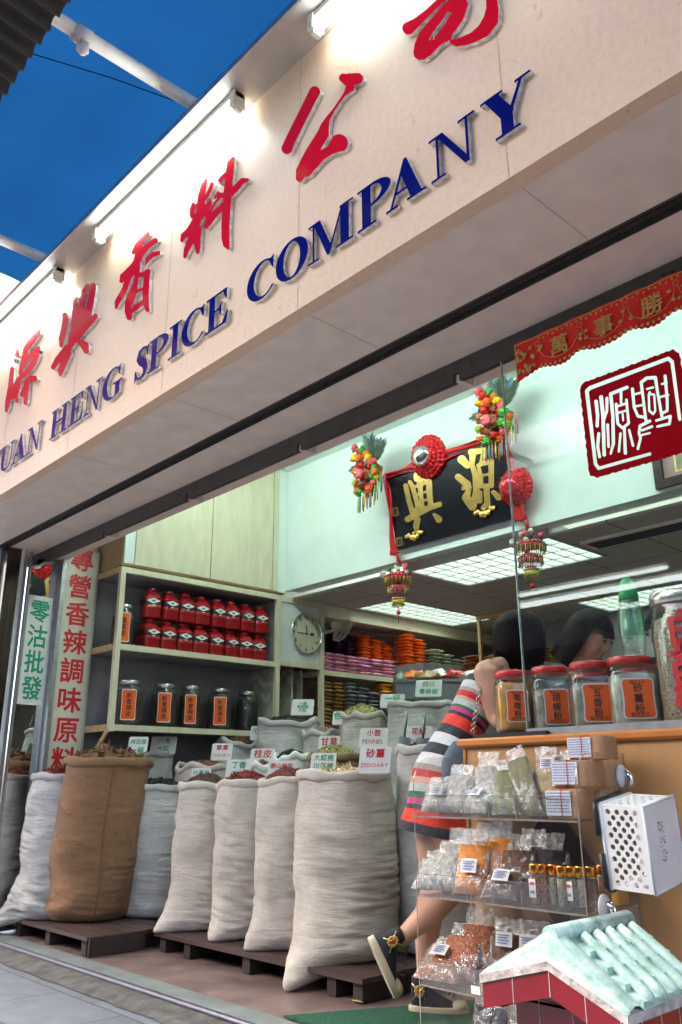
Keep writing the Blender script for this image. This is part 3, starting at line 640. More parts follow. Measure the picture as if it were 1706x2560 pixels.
# ================================================================== red tins
m_tin = M('red_tin', (.33, .006, .010), .3, .12, 14, coat=.3)
m_tind = M('dark_red_line', (.10, .004, .006), .4, 0)
def make_tin():
    t = thing('spice_tin', 'x', 'tin', (0, 0, 0))
    MB().lathe([(.068, 0), (.070, .006), (.070, .075), (.0715, .078), (.070, .081), (.070, .15), (.0715, .154), (.069, .158), (.052, .185), (.038, .198), (.036, .205)], n=28, sq=7).build('body', m_tin, t)
    MB().lathe([(.037, .204), (.040, .206), (.040, .226), (.037, .231)], n=20).build('lid', m_tin, t)
    MB().lathe([(.0711, .100), (.0711, .135)], n=28, sq=7, c0=False, c1=False).build('band', m_black, t)
    p = [(.0716, -.058, .128), (.0716, 0, .106), (.0716, .058, .128), (.0716, 0, .150)]
    b = MB().add(p, [(0, 1, 2, 3)]); b.add([(.0719, -.02, .127), (.0719, 0, .118), (.0719, .02, .127), (.0719, 0, .137)], [(0, 1, 2, 3)], 1).add([(.0717, -.012, .093), (.0717, .012, .093), (.0717, .012, .099), (.0717, -.012, .099)], [(0, 1, 2, 3)], 0)
    b.build('tin_label', [m_card, m_green], t)
    return t
tin = make_tin(); tin_g = 'red tins in two rows on the shelf'
side = ['at the left end', 'second from the left', 'third from the left', 'fourth from the left', 'fourth from the right', 'third from the right', 'second from the right', 'at the right end']
for row in range(2):
    for k in range(8):
        loc = V(-5.615+random.uniform(-.008, .008), 3.215+k*.1485+random.uniform(-.004, .004), 1.879+row*.234)
        if row == 1: loc.x = -5.61
        lb = f'red tin with a white diamond, {side[k]} of the {"upper" if row else "lower"} row'
        rot = (0, 0, rad(-4+random.uniform(-9, 9)))
        if row == 0 and k == 0: tin.location = loc; tin.rotation_euler = rot; tag(tin, lb, None, tin_g); WL[tin] = loc
        else: dup(tin, loc, lb, tin_g, rot)
# ================================================================== shelf jars
m_peel = M('dried_peel', (.075, .038, .018), .8, .5, 30, .8, 40)
m_lid = M('jar_lid_steel', (.62, .60, .55), .25, .15, 20, metal=.9)
def notched(w, h, mapfn, k=4):      # label outline with pinched corners
    pts = []
    for cx, cy, a0 in ((1, 1, 0), (-1, 1, 90), (-1, -1, 180), (1, -1, 270)):
        for q in range(k+1):
            a = rad(a0+90*q/k); r = .14*w
            pts.append((cx*(w/2-r)+r*math.cos(a)*1, cy*(h/2-r)+r*math.sin(a)))
    pts = [(x*(1-.07*math.cos(y/h*2*PI)*.9+.02), y) for x, y in pts]
    out = []
    for i, (x, y) in enumerate(pts):
        out.append((x, y)); x2, y2 = pts[(i+1) % len(pts)]
        for q in (.33, .67): 
            xx, yy = x+(x2-x)*q, y+(y2-y)*q
            out.append((xx*(1-(.06*(1-(2*yy/h)**2) if abs(x2-x) < abs(y2-y) else 0)), yy))
    return [mapfn(x, y) for x, y in out]
def jar(loc, r, h, face, label, text, contents, fillh=.85, lid=None, sq=2.0, group=None, lab=(.5, .55), lw=None, has_label=True, neck=.72, lidr=None, glass=None, small=None):
    """glass jar; face = yaw that the label looks to"""
    lid = lid or m_lid
    t = thing('glass_jar', label, 'jar', loc, group)
    c = V(*loc); rot = face
    MB().lathe([(r*.93, 0), (r, .012), (r, h*.76), (r*.93, h*.84), (r*neck, h*.89), (r*neck, h*.93)], c, 28, sq, c1=False, rot=rot).build('glass_body', glass or m_jar, t)
    b = MB(); prof = [(r*.88, .008), (r*.95, .02)]; 
    n = 7
    for i in range(n): prof.append((r*(.95+.012*(-1)**i), .03+(h*fillh*.78-.03)*i/n))
    prof += [(r*.9, h*fillh*.80), (r*.5, h*fillh*.84)]
    b.lathe(prof, c, 24, sq, rot=rot)
    for v in b.v: v += Vector((mnoise.noise(v*38), mnoise.noise(v*38+V(5, 5, 5)), 0))*r*.04
    b.build('contents', contents, t)
    lr = lidr or r*neck*1.06
    MB().lathe([(lr, h*.885), (lr*1.02, h*.89), (lr*1.02, h*.965), (lr*.97, h*.985), (lr*.6, h)], c, 30).build('lid', lid, t)
    if has_label:
        d = V(math.cos(face), math.sin(face), 0); sd = V(-math.sin(face), math.cos(face), 0); up = V(0, 0, 1)
        lw_ = lw or r*.85; lh = h*lab[1]; cz = c+up*(h*lab[0])
        def mp(x, y, e=0):
            rr = r+.002+e; 
            if sq > 3: return cz+d*rr+sd*x+up*y
            a = x/rr; return cz+(d*math.cos(a)+sd*math.sin(a))*rr+up*y
        b = MB(); P = notched(lw_, lh, lambda x, y: (x, y)); Q = notched(lw_*.90, lh*.94, lambda x, y: (x, y))
        fan = lambda P_, e, mi: b.add([mp(0, 0, e)]+[mp(x*f, y*f, e) for f in (.5, 1) for x, y in P_], [(0, 1+i, 1+(i+1) % len(P_)) for i in range(len(P_))]+[(1+i, 1+len(P_)+i, 1+len(P_)+(i+1) % len(P_), 1+(i+1) % len(P_)) for i in range(len(P_))], mi)
        fan(P, .0012, 0); fan(Q, .0020, 1); lb = b.build('jar_label', [m_card, m_orange], t)
        b = MB(); sz = min(lw_*.42, lh/(len(text)*1.25+1)); put(b, text, cz+d*(r+.0062 if sq <= 3 else r+.0048), sd, up, sz, 1.2, True, 0, fat=.012)
        if small: put(b, small, cz+d*(r+.0062)-up*lh*.40, sd, up, sz*.5, 1.1, False, 0); put(b, small, cz+d*(r+.0062)+up*lh*.40, sd, up, sz*.4, 1.1, False, 0)
        b.build('lettering', m_kprint, lb)
    return t
g_sj = 'glass jars of dried peel on the lower shelf'
fc = lambda l: math.atan2(-l[1], -l[0])
for (x, y, r, txt, lb) in ((-5.66, 3.11, .105, '新會陳皮', 'glass jar with a bright orange label, leftmost on the lower shelf'), (-5.69, 3.43, .10, '新會陳皮', 'glass jar with its orange label turned to the right, second on the lower shelf'),
                           (-5.67, 3.655, .088, '新會陳皮', 'slim jar with a faded orange label in the middle of the lower shelf'), (-5.68, 3.94, .10, '新會陳皮', 'glass jar with a faded orange label, right of the middle of the lower shelf')):
    jar((x, y, 1.311), r, .335, fc((x, y-.35)), lb, txt, m_peel, .95, group=g_sj, lab=(.44, .66), lw=r*1.0)
jar((-5.69, 4.22, 1.311), .095, .33, 0, 'unlabelled dark glass jar at the right end of the lower shelf', '', M('black_fungus', (.018, .014, .018), .7, .4, 30, .5, 40), .95, group=g_sj, has_label=False)
jar((-5.62, 2.995, 1.879), .082, .315, fc((-5.6, 2.6)), 'tall glass jar with an orange label left of the red tins', '羅漢果', m_peel, .9, lab=(.42, .70), lw=.098)
# ================================================================== clock and fan
clk = thing('wall_clock', 'round cream wall clock on the white cabinet panel', 'clock', (-5.51, 4.69, 2.15))
cx = V(-5.511, 4.692, 2.152); R0 = .178
def disc(b, r, e, mi=0, n=48): b.add([cx+V(e, 0, 0)]+[cx+V(e, r*math.cos(2*PI*i/n), r*math.sin(2*PI*i/n)) for i in range(n)], [(0, 1+i, 1+(i+1) % n) for i in range(n)], mi)
b = MB(); disc(b, R0*.95, .02); b.build('dial', M('clock_dial', (.58, .56, .40), .4, .05), clk)
b = MB(); n = 48
b.loft([[cx+V(e, r*math.cos(2*PI*i/n), r*math.sin(2*PI*i/n)) for i in range(n)] for r, e in ((R0, 0), (R0, .026), (R0*.97, .036), (R0*.94, .026), (R0*.94, .012))], False, False); b.build('rim', m_chrome, clk)
b = MB()
for k in range(1, 13):
    a = PI/2-2*PI*k/12; put(b, str(k), cx+V(.0215, R0*.78*math.cos(a), R0*.78*math.sin(a)), (0, 1, 0), (0, 0, 1), .034, bold=.01)
b.box(cx+V(.0205, .045, -.012), cx+V(.0215, .085, .012), 0); b.build('numerals', m_kprint, clk)
for nm, a, L_, w_ in (('hour_hand', rad(93), .085, .007), ('minute_hand', rad(181), .125, .005)):
    d = V(0, math.cos(a), math.sin(a)); s_ = V(0, -math.sin(a), math.cos(a)); MB().obox(cx+V(.024 if nm[0] == 'h' else .027, 0, 0)+d*(L_/2-.015), d*(L_/2), s_*(w_/2), V(.001, 0, 0)).build(nm, m_black, clk)
fan = thing('clip_fan', 'small cream fan clamped to the cabinet post right of the clock', 'fan', (-5.45, 4.95, 2.2))
MB().tube([(-5.49, 4.885, 2.19), (-5.44, 4.93, 2.19), (-5.40, 4.95, 2.22)], .012, 8).box((-5.5, 4.87, 2.17), (-5.47, 4.91, 2.21)).blob((-5.39, 4.955, 2.245), (.05, .05, .045), 12).build('motor', M('cream_plastic', (.58, .55, .42), .4, .08), fan)
ax = V(.55, .52, -.62).normalized(); e1 = ax.orthogonal().normalized(); e2 = ax.cross(e1); fcn = V(-5.36, 4.985, 2.205)
b = MB()
for r, e in ((.115, .0), (.115, .012), (.10, .045), (.06, .06), (.02, .065), (.09, -.02), (.04, -.035)):
    b.tube([fcn+ax*e+(e1*math.cos(q)+e2*math.sin(q))*r for q in [2*PI*i/28 for i in range(29)]], .0028, 5)
for i in range(30):
    q = 2*PI*i/30; d = e1*math.cos(q)+e2*math.sin(q); b.tube([fcn+ax*.065+d*.01, fcn+ax*.06+d*.06, fcn+ax*.045+d*.10, fcn+d*.115, fcn-ax*.02+d*.09, fcn-ax*.035+d*.04], .0016, 4)
b.build('cage', MATS['cream_plastic'], fan)
b = MB()
for k in range(3):
    q = 2*PI*k/3; d = e1*math.cos(q)+e2*math.sin(q); s_ = ax.cross(d)
    b.add([fcn+d*.01-s_*.01, fcn+d*.09-s_*.045+ax*.012, fcn+d*.095+s_*.03-ax*.01, fcn+d*.01+s_*.012], [(0, 1, 2, 3)])
b.build('blade', m_back, fan)
# ================================================================== packets of spice
def make_packet(name, col, sx, sy, sz, coat=.6):
    b = MB(); nx, ny = 7, 6
    for sgn in (1, -1):
        def fn(u, v):
            x, y = u*2-1, v*2-1; e = (max(0, 1-abs(x)**3.2)*max(0, 1-abs(y)**3.2))**.5
            return (x*sx/2, y*sy/2, sz/2+sgn*sz/2*e*(1+.22*mnoise.noise((u*5, v*5, sgn*3+len(name)))))
        b.sheet(fn, nx, ny)
    o = b.build(name, M('film_'+name, col, .22, .3, 22, .6, 26, coat=coat), None, local=True); return o
PK = {}
def packets(kind, col, rows, label, group, size=(.14, .15, .036)):
    """rows: list of (x, y, z, count); stacks upward"""
    for x, y, z, n in rows:
        for k in range(n):
            key = kind
            if key not in PK:
                o = make_packet(kind, col, *size); PK[key] = o; tag(o, label, 'packet', group)
            else:
                o = PK[key].copy(); COL.objects.link(o); tag(o, label, 'packet', group)
            o.location = (x+random.uniform(-.012, .012), y+random.uniform(-.006, .006), z+k*size[2]*.88)
            o.rotation_euler = (random.uniform(-.05, .05), random.uniform(-.05, .05), random.uniform(-.10, .10))
packets('pink_packet', (.80, .38, .52), [(-5.60, 4.99+.155*k, 1.858, 5) for k in range(6)]+[(-5.78, 4.99+.155*k, 1.858, 6) for k in range(3)], 'pink film packet in the low pink pile on the left wall shelf', 'pink packets on the left wall shelf', (.17, .15, .037))
packets('brown_packet', (.34, .20, .08), [(-5.59, 4.98+.145*k, 1.30, 14) for k in range(2)], 'brown packet in the stacks under the left end of the packet shelf', 'brown packets under the shelf', (.16, .142, .038))
packets('grey_packet', (.22, .23, .24), [(-5.59, 5.27+.145*k, 1.30, 14-k) for k in range(3)], 'dark grey packet in the stacks under the packet shelf', 'grey packets under the shelf', (.16, .142, .039))
packets('yellow_packet', (.80, .42, .06), [(-5.58, 5.715, 1.58, 7)], 'yellow packet in the end stack under the packet shelf', 'yellow packets under the shelf', (.15, .135, .036))
packets('orange_packet', (.72, .15, .025), [(-5.74, 5.62+.15*k, 1.858, 13-k) for k in range(3)]+[(-5.55, 6.02+.15*k, 1.98, 10-k*1) for k in range(2)], 'orange packet in the tall orange stacks at the end of the left wall', 'orange packets in tall stacks', (.18, .145, .036))
packets('purple_packet', (.06, .025, .07), [(-5.80, 5.32+.145*k, 1.858, 13) for k in range(2)], 'dark purple packet in the tall stack behind the pink ones', 'purple packets in tall stacks', (.17, .14, .036))
packets('olive_packet', (.30, .32, .22), [(-5.50, 6.35+.17*k, 1.985, 6-k) for k in range(3)], 'dull green packet in the stacks right of the orange ones', 'green packets at the rear', (.18, .16, .036))
packets('russet_packet', (.34, .11, .04), [(-5.1+.19*k, 6.50, 1.935, 5-(k % 2)) for k in range(5)], 'russet packet in the stacks on the rear cabinet', 'russet packets at the rear', (.18, .16, .034))
packets('gold_packet', (.52, .40, .05), [(-4.95+.19*k, 6.72, 1.935, 6) for k in range(4)], 'mustard yellow packet in the back row on the rear cabinet', 'mustard packets at the rear', (.18, .16, .034))
CF = at(990, 1702, Y=4.62); CL = V(CF.y, -CF.x, 0).normalized(); CL = V(CL.x, CL.y, 0); CDp = V(CF.x, CF.y, 0).normalized(); CL = V(CDp.y, -CDp.x, 0)
cz = math.atan2(CL.y, CL.x); zt = CF.z; t = thing('grey_crate', 'grey crate heaped with packets behind the big white sacks', 'crate', (CF.x, CF.y, 0), rz=cz)
W_, D_ = .62, .34
MB().box((0, 0, zt-.20), (W_, D_, zt-.17)).box((0, 0, zt-.17), (W_, .02, zt)).box((0, D_-.02, zt-.17), (W_, D_, zt)).box((0, .02, zt-.17), (.02, D_-.02, zt)).box((W_-.02, .02, zt-.17), (W_, D_-.02, zt)).box((-.01, -.01, zt-.012), (W_+.01, -.0005, zt+.012)).build('crate', M('grey_crate_plastic', (.13, .15, .155), .5, .12), t, local=True)
MB().box((.01, .01, 0), (W_-.01, D_-.01, zt-.201)).build('stand', m_back, t, local=True)
for nm, col, pos, lb in (('orange_bag', (.75, .20, .05), (.13, .14, .035), 'orange film bag lying at the left of the grey crate'), ('white_bag', (.70, .70, .62), (.32, .20, .05), 'pale bag lying in the middle of the grey crate'), ('red_bag', (.60, .03, .03), (.44, .14, .035), 'red bag lying on the right of the grey crate'),
                         ('paper_roll', (.30, .20, .08), (.24, .04, .02), 'brown paper bag sagging over the rim of the grey crate'), ('green_bag', (.16, .24, .16), (.03, .03, .01), 'pale green film hanging over the left corner of the grey crate'), ('clear_bag', (.55, .50, .42), (.56, .08, .02), 'clear bag drooping over the right rim of the grey crate')):
    p = V(CF.x, CF.y, zt)+CL*pos[0]+CDp*pos[1]+V(0, 0, pos[2]); b = MB().blob(p, (.11 if pos[0] > .05 else .04, .08 if pos[0] > .05 else .04, .045), 16, nz=.9, seed=len(nm)); tag(b.build(nm, M('film_'+nm, col, .3, .25, 25, .8, 30, coat=.4)), lb, 'bag')
# ================================================================== plaque with rosette and ribbons
pl = thing('name_plaque', 'black name plaque with two gold characters and red silk drapery', 'plaque', (-3.6, 4.44, 2.57))
A0, A1 = V(-4.122, 4.430, 2.572), V(-3.02, 4.430, 2.572); up = V(0, -.09, .572); pn = V(0, -.572, -.09).normalized()
rx = V(1, 0, 0); upn = up.normalized()
c0 = A0+up*.5+rx*.551
MB().obox(c0+pn*.012, rx*.551, upn*(up.length/2), pn*.012).build('board', M('black_lacquer', (.008, .007, .012), .25, .2, 8), pl)
def on_plaque(px, py, e=.0265):
    d = ray(px, py); p0 = A0+pn*e; return CAM+d*((p0-CAM).dot(pn)/d.dot(pn))
def gold_char(o, sc, strokes, cuts=()):
    fl = lambda ss: [[(x, -y, r) for x, y, r in q] for q in ss]
    b = MB(); brush(b, fl(strokes), fl(cuts), lambda x, y: on_plaque(o[0]+x/sc, o[1]-y/sc), -pn*.006, 80); b.build('character', [m_gold, m_gold], pl)
gold_char((853, 640), 1.838, [
 [(555, 935, 20), (580, 962, 15)], [(538, 1015, 15), (580, 1050, 17), (562, 1068, 10)], [(592, 1062, 8), (574, 1110, 19), (602, 1150, 19)], [(598, 902, 15), (658, 892, 12)],
 [(605, 910, 16), (602, 960, 11), (618, 1010, 14), (622, 1080, 15), (612, 1130, 16), (610, 1163, 8)], [(628, 962, 8), (690, 942, 13), (691, 1055, 12)], [(630, 962, 8), (643, 1010, 9), (645, 1058, 10), (690, 1055, 11)], [(645, 1010, 6), (686, 1000, 6)],
 [(655, 915, 13), (644, 950, 9)], [(668, 1060, 14), (672, 1140, 14), (652, 1158, 11)], [(640, 1085, 9), (638, 1125, 12)], [(700, 1085, 10), (724, 1108, 16)]])
gold_char((860, 960), 6.533, [
 [(1010, 1660, 38), (1060, 1900, 40), (1120, 2100, 42)], [(1080, 1605, 34), (1130, 1700, 38), (1180, 1900, 34), (1220, 2080, 36)], [(1195, 1505, 62), (1180, 1560, 36)], [(1240, 1540, 58), (1250, 1750, 36), (1275, 2000, 38)],
 [(1345, 1530, 58), (1390, 1600, 52), (1400, 1800, 48), (1420, 2000, 42)], [(1150, 1680, 22), (1390, 1600, 26)], [(1200, 1800, 20), (1400, 1745, 20)], [(1220, 1930, 20), (1410, 1870, 20)], [(1180, 2060, 40), (1300, 2020, 36)],
 [(1040, 2210, 48), (1200, 2120, 50), (1400, 2020, 46), (1565, 1965, 44)], [(1200, 2210, 52), (1180, 2330, 48), (1185, 2400, 32)], [(1475, 2130, 26), (1550, 2210, 58)]])
def bat(cx_, cy_, s_):
    c = A0+rx*cx_+up*cy_+pn*.035; b = MB()
    b.blob(c, (.022*s_, .016, .028*s_), 10)
    for sg in (-1, 1):
        for q in range(3): b.blob(c+rx*sg*(.03+.022*q)*s_+upn*(.018-.012*abs(q-1)+.008*q)*s_, (.018*s_, .010, .022*s_-.003*q), 8)
    b.blob(c+upn*.03*s_, (.012*s_, .012, .014*s_), 8); b.build('gold_bat', m_gold, pl)
bat(.20, .10, 1.0); bat(.85, .14, 1.05)
for cy_ in (.50, .10):
    b = MB().obox(A0+rx*.045+up*cy_+pn*.028, rx*.028, upn*.032, pn*.004).obox(A0+rx*.045+up*cy_+pn*.033, rx*.020, upn*.024, pn*.002, 1); b.build('seal_mark', [m_gold, m_rust], pl)
m_silk = M('red_silk', (.60, .008, .012), .35, .18, 16, .3, 14, stretch=(3, 3, 1))
b = MB()
def drape(u, v):   # band over the top edge, swelling towards the rosette
    wv = .035+.045*max(0, 1-abs(u-.43)*3.2); 
    return A0+rx*(u*1.10)+up*1.0+upn*(v-.5)*wv*1.3+pn*(.03+.014*math.sin(v*9+u*14))
b.sheet(drape, 40, 8); b.build('silk_band', m_silk, pl)
for x_, lb in ((-.012, 'l'), (1.10, 'r')):
    b = MB(); b.sheet(lambda u, v: A0+rx*(x_+(u-.5)*.05+.012*math.sin(v*5))+up*(1.02-v*1.06)+pn*(.03+.01*math.sin(u*8+v*9)), 6, 24); b.build('silk_band', m_silk, pl)
    if lb == 'r':
        c = A0+rx*1.13+up*.42+pn*.04; b = MB()
        b.sheet(lambda u, v: A0+rx*(1.13+(u-.5)*.09)+up*(.38-v*.42)+pn*(.05+.012*math.sin(u*9)), 6, 10); b.build('silk_tail', m_silk, pl)
for xk in (-.015, 1.13):
    b = MB().blob(A0+rx*xk+upn*-.02+pn*.03, (.016, .016, .02), 8)
    for sg in (-1, 1): b.tube([A0+rx*xk+upn*-.02+pn*.03, A0+rx*(xk+sg*.035)+upn*.005+pn*.04, A0+rx*(xk+sg*.045)-upn*.02+pn*.035, A0+rx*xk-upn*.025+pn*.03], .008, 6)
    b.tube([A0+rx*(xk+.01)-upn*.02+pn*.03, A0+rx*(xk+.04)-upn*.10+pn*.03], [.008, .013], 6); b.build('bow', m_silk, pl)
def rosette(c, R_, name, label, mcol):
    t = thing('silk_rosette', label, 'rosette', c); b = MB()
    k = 26
    for ring in range(4):
        rr = R_*(1-.17*ring)
        for i in range(k-3*ring):
            a = 2*PI*i/(k-3*ring)+ring*.3; d = rx*math.cos(a)+upn*math.sin(a)
            b.blob(c+d*rr*.90+pn*(.012+.02*ring), (R_*.16, R_*.17, R_*.16), 7, nz=.6, seed=i+ring*9)
    b.blob(c+pn*.02, (R_*.8, .03, R_*.8), 14); b.build('ruffle', m_silk, t)
    mcx = c+pn*.085-rx*R_*.02
    b = MB(); n = 40; e3 = pn
    def rp(r, h): return [mcx+(rx*math.cos(2*PI*i/n)+upn*math.sin(2*PI*i/n))*r+e3*h for i in range(n)]
    b.loft([rp(R_*.50, 0), rp(R_*.49, .012), rp(R_*.4, .022), rp(R_*.2, .028), rp(R_*.02, .03)], True, True); b.build('mirror_disc', mcol, t); return t
rosette(A0+rx*.435+up*1.05+pn*.02, .155, 'rosette', 'red ruffled rosette with a round mirror on top of the black plaque', m_chrome)
rosette(A0+rx*1.135+up*.34+pn*.03, .125, 'rosette', 'shiny red foil rosette behind the glass at the right end of the plaque', M('red_foil', (.85, .05, .09), .2, .1, 10, metal=.6))
# ================================================================== flower bouquets with feathers and tassels
m_fl = {k: M('petal_'+k, c, .6, .15, 30, .3, 60) for k, c in dict(red=(.62, .02, .02), orange=(.80, .16, .015), pink=(.75, .12, .14), yellow=(.78, .52, .02), green=(.04, .46, .06), lime=(.42, .52, .05), brown=(.26, .08, .03)).items()}
m_feath = M('peacock_barb', (.06, .085, .055), .6, .3, 20); m_eye = M('peacock_eye', (.02, .10, .28), .3, .2, 10, coat=.4); m_eye2 = M('peacock_green', (.10, .20, .10), .4, .2, 10)
m_tas = {k: M('tassel_'+k, c, .55, .2, 40) for k, c in dict(green=(.03, .32, .15), pink=(.42, .08, .20), yellow=(.50, .50, .06), red=(.42, .06, .03)).items()}
def feather(b, base, tip, side, seed):
    base, tip = Vector(base), Vector(tip); ax = (tip-base); L_ = ax.length; axn = ax.normalized(); sd_ = Vector(side).normalized(); rnd = random.Random(seed)
    pth = [base+ax*q+sd_*(.03*math.sin(q*2.5)) for q in (0, .25, .5, .75, 1)]
    b.tube(pth, [.003, .0025, .002, .0016, .001], 5, mi=0)
    for i in range(40):
        q = .22+.78*i/46; p = base+ax*q+sd_*(.03*math.sin(q*2.5))
        for sg in (-1, 1):
            l_ = (.055+.045*math.sin(q*PI))*rnd.uniform(.8, 1.15); d = (sd_*sg+axn*.75).normalized(); d2 = (sd_*sg*.7+axn).normalized()
            b.tube([p, p+d*l_*.55, p+d*l_*.55+d2*l_*.5-V(0, 0, .012)], [.0022, .0018, .0008], 3, cap=False, mi=0)
    e = base+ax*.90+sd_*.02
    rm = Matrix((sd_, pn, axn)).transposed()
    b.blob(e, (.026, .004, .038), 10, mi=2, rot=rm); b.blob(e-axn*.004+pn*.004, (.016, .004, .021), 10, mi=1, rot=rm)
def bouquet(c, label):
    c = Vector(c); t = thing('flower_bouquet', label, 'ornament', c); rnd = random.Random(int(abs(c.x)*100)); keys = list(m_fl)
    sl_ = V(.16, 0, -.42); 
    b = MB(); b.blob(c+V(-.0, .03, -.02), (.10, .04, .17), 12, nz=.5); b.build('backing', m_fl['brown'], t)
    lay = [(-.09, .22, 'pink'), (-.055, .175, 'red'), (-.02, .19, 'green'), (-.09, .13, 'yellow'), (.02, .14, 'orange'), (.055, .10, 'yellow'), (-.035, .12, 'orange'), (-.06, .07, 'red'), (.085, .055, 'pink'), (.10, .0, 'green'), (.125, -.04, 'orange'), (.02, .06, 'brown'), (.055, .03, 'red'),
           (-.075, .0, 'brown'), (-.02, -.02, 'red'), (.03, -.05, 'brown'), (.075, -.06, 'green'), (.12, -.085, 'lime'), (-.07, -.07, 'red'), (-.03, -.10, 'brown'), (-.085, -.13, 'orange'), (.085, -.125, 'pink'), (-.05, -.16, 'green'), (.02, -.14, 'red'), (.05, -.165, 'orange'), (-.10, -.06, 'lime'), (-.095, .03, 'orange')]
    for x, z, k in lay:
        p = c+V(x, rnd.uniform(-.05, -.01), z); b = MB(); r = rnd.uniform(.031, .041)
        for i in range(13):
            d = V(rnd.gauss(0, 1), rnd.gauss(0, .7)-.5, rnd.gauss(0, 1)).normalized(); b.blob(p+d*r*.60, (r*.62, r*.50, r*.13), 8, nz=.7, seed=i, rot=d.to_track_quat('Z', 'Y').to_matrix() @ Matrix.Rotation(.9, 3, 'X'))
        b.build('flower', m_fl[k], t)
    b = MB().blob(c+V(-.02, -.075, -.02), (.042, .03, .04), 10, nz=.4); b.blob(c+V(-.025, -.105, -.02), .010, 8, mi=1); b.build('flower_heart', [m_fl['pink'], m_gold], t)
    for q, (dx, dz, sdx) in enumerate(((-.20, .10, 1), (.14, .24, 1), (.03, .30, 1))):
        b = MB(); feather(b, c+V(dx*.2, .015, .02), c+V(dx, .02-.03*q, dz), (1, 0, -dx*2.0), q); b.build('peacock_feather', [m_feath, m_eye, m_eye2], t)
    order = ['yellow', 'pink', 'green', 'green', 'pink', 'yellow', 'red', 'green', 'pink', 'yellow', 'green', 'pink', 'yellow', 'red', 'green', 'pink']
    for i, k in enumerate(order):
        u = i/15; x = -.085+.29*u; z = -.185+ (0 if u < .55 else (u-.55)*.30)+rnd.uniform(-.012, .012); L_ = rnd.uniform(.10, .135); p = c+V(x, -.03+rnd.uniform(-.02, .02), z)
        b = MB().tube([c+V(x*.8, -.01, -.14+max(0, u-.5)*.2), p+V(0, 0, .03), p], .0012, 4, mi=1)
        b.blob(p, .005, 6, mi=1); b.tube([p, p-V(.0, 0, .02), p-V(.003, 0, L_*.6), p-V(.002, 0, L_)], [.003, .006, .007, .004], 6); b.build('tassel', [m_tas[k], m_gold], t)
    return t
bouquet((-4.235, 4.22, 3.175), 'paper flower bouquet with peacock feathers at the left corner of the black plaque')
bouquet((-3.02, 4.22, 3.215), 'paper flower bouquet with peacock feathers half behind the glass pane')
# ================================================================== hanging lanterns
def lantern(top, L_, label):
    top = Vector(top); t = thing('hanging_lantern', label, 'lantern', top-V(0, 0, L_)); rnd = random.Random(int(abs(top.x)*77))
    b = MB().tube([top, top-V(0, 0, L_*.12)], .006, 6); b.build('cord', m_silk, t)
    z0 = L_*.30
    for i, (r, h, k) in enumerate(((.098, .085, 'red'), (.078, .075, 'orange'), (.046, .075, 'pink'))):
        c = top-V(0, 0, z0)
        b = MB().lathe([(r*.75, .0), (r, -.018), (r*.98, -h*.45), (r*.7, -h*.5)], c, 8, sm=False); b.build('lantern_tier', [M('lantern_'+k, m_fl[k].node_tree.nodes['Principled BSDF'].inputs[0].default_value[:3] if False else dict(red=(.66, .01, .02), orange=(.72, .06, .02), pink=(.66, .05, .05))[k], .25, .15, 20, coat=.6)], t)
        b = MB()
        for j in range(40):
            a = 2*PI*j/40; p = c+V(r*.98*math.cos(a), r*.98*math.sin(a), -h*.42)
            b.tube([p, p-V(0, 0, h*rnd.uniform(.45, .62))], .0035, 4, mi=j % 3 if i == 1 else (0 if i == 2 else j % 2))
        b.build('fringe', [m_tas['yellow'], m_tas['pink'] if i == 1 else m_tas['red'], m_tas['pink']], t)
        b = MB()
        for j in range(24):
            a = 2*PI*j/24; b.blob(c+V(r*1.01*math.cos(a), r*1.01*math.sin(a), -.02), .006, 5)
        b.build('beading', m_chrome, t)
        z0 += h*1.05
    b = MB()
    for j in range(26):
        a = rnd.uniform(0, 2*PI); r = rnd.uniform(.03, .115); b.blob(top-V(0, 0, L_*.30)+V(r*math.cos(a), r*math.sin(a), rnd.uniform(-.05, .045)*(1 if r > .08 else 1)), rnd.uniform(.014, .026), 6, mi=j % 3, nz=.9, seed=j)
    b.build('silk_flower', [M('petal_white', (.66, .62, .50), .6, .1), m_fl['pink'], M('leaf_dark', (.10, .14, .10), .6, .2)], t)
    b = MB().blob(top-V(0, 0, z0+.045), .017, 10); b.tube([top-V(0, 0, z0+.0), top-V(0, 0, L_)], .003, 5); b.build('bead', m_silk, t)
    return t
lantern((-4.115, 4.40, 2.545), .53, 'tiered red paper lantern hanging under the left corner of the black plaque')
lantern((-2.945, 4.40, 2.535), .50, 'tiered red paper lantern behind the glass under the right end of the plaque')
# ================================================================== framed picture
t = thing('framed_picture', 'dark wood picture frame on the bulkhead at the right edge of the photo', 'picture', (-1.9, 4.45, 2.5))
b = MB(); X0, X1, Z0, Z1 = -2.075, -1.45, 2.515, 2.80
for a, c in (((X0, Z0), (X1, Z0+.05)), ((X0, Z1-.05), (X1, Z1)), ((X0, Z0+.05), (X0+.05, Z1-.05)), ((X1-.05, Z0+.05), (X1, Z1-.05))): b.box((a[0], 4.42, a[1]), (c[0], 4.459, c[1]))
b.build('frame', M('dark_wood', (.035, .014, .012), .3, .2, 20), t)
MB().box((X0+.05, 4.445, Z0+.05), (X1-.05, 4.452, Z1-.05)).build('mount', M('mauve_mount', (.34, .22, .22), .6, .05), t)
MB().box((X0+.13, 4.441, Z0+.09), (X1-.13, 4.444, Z1-.09)).build('print', M('old_print', (.30, .26, .16), .5, .3, 9), t)
MB().box((X0+.12, 4.4435, Z0+.08), (X1-.12, 4.4445, Z1-.08)).build('gilt_edge', m_gold, t)
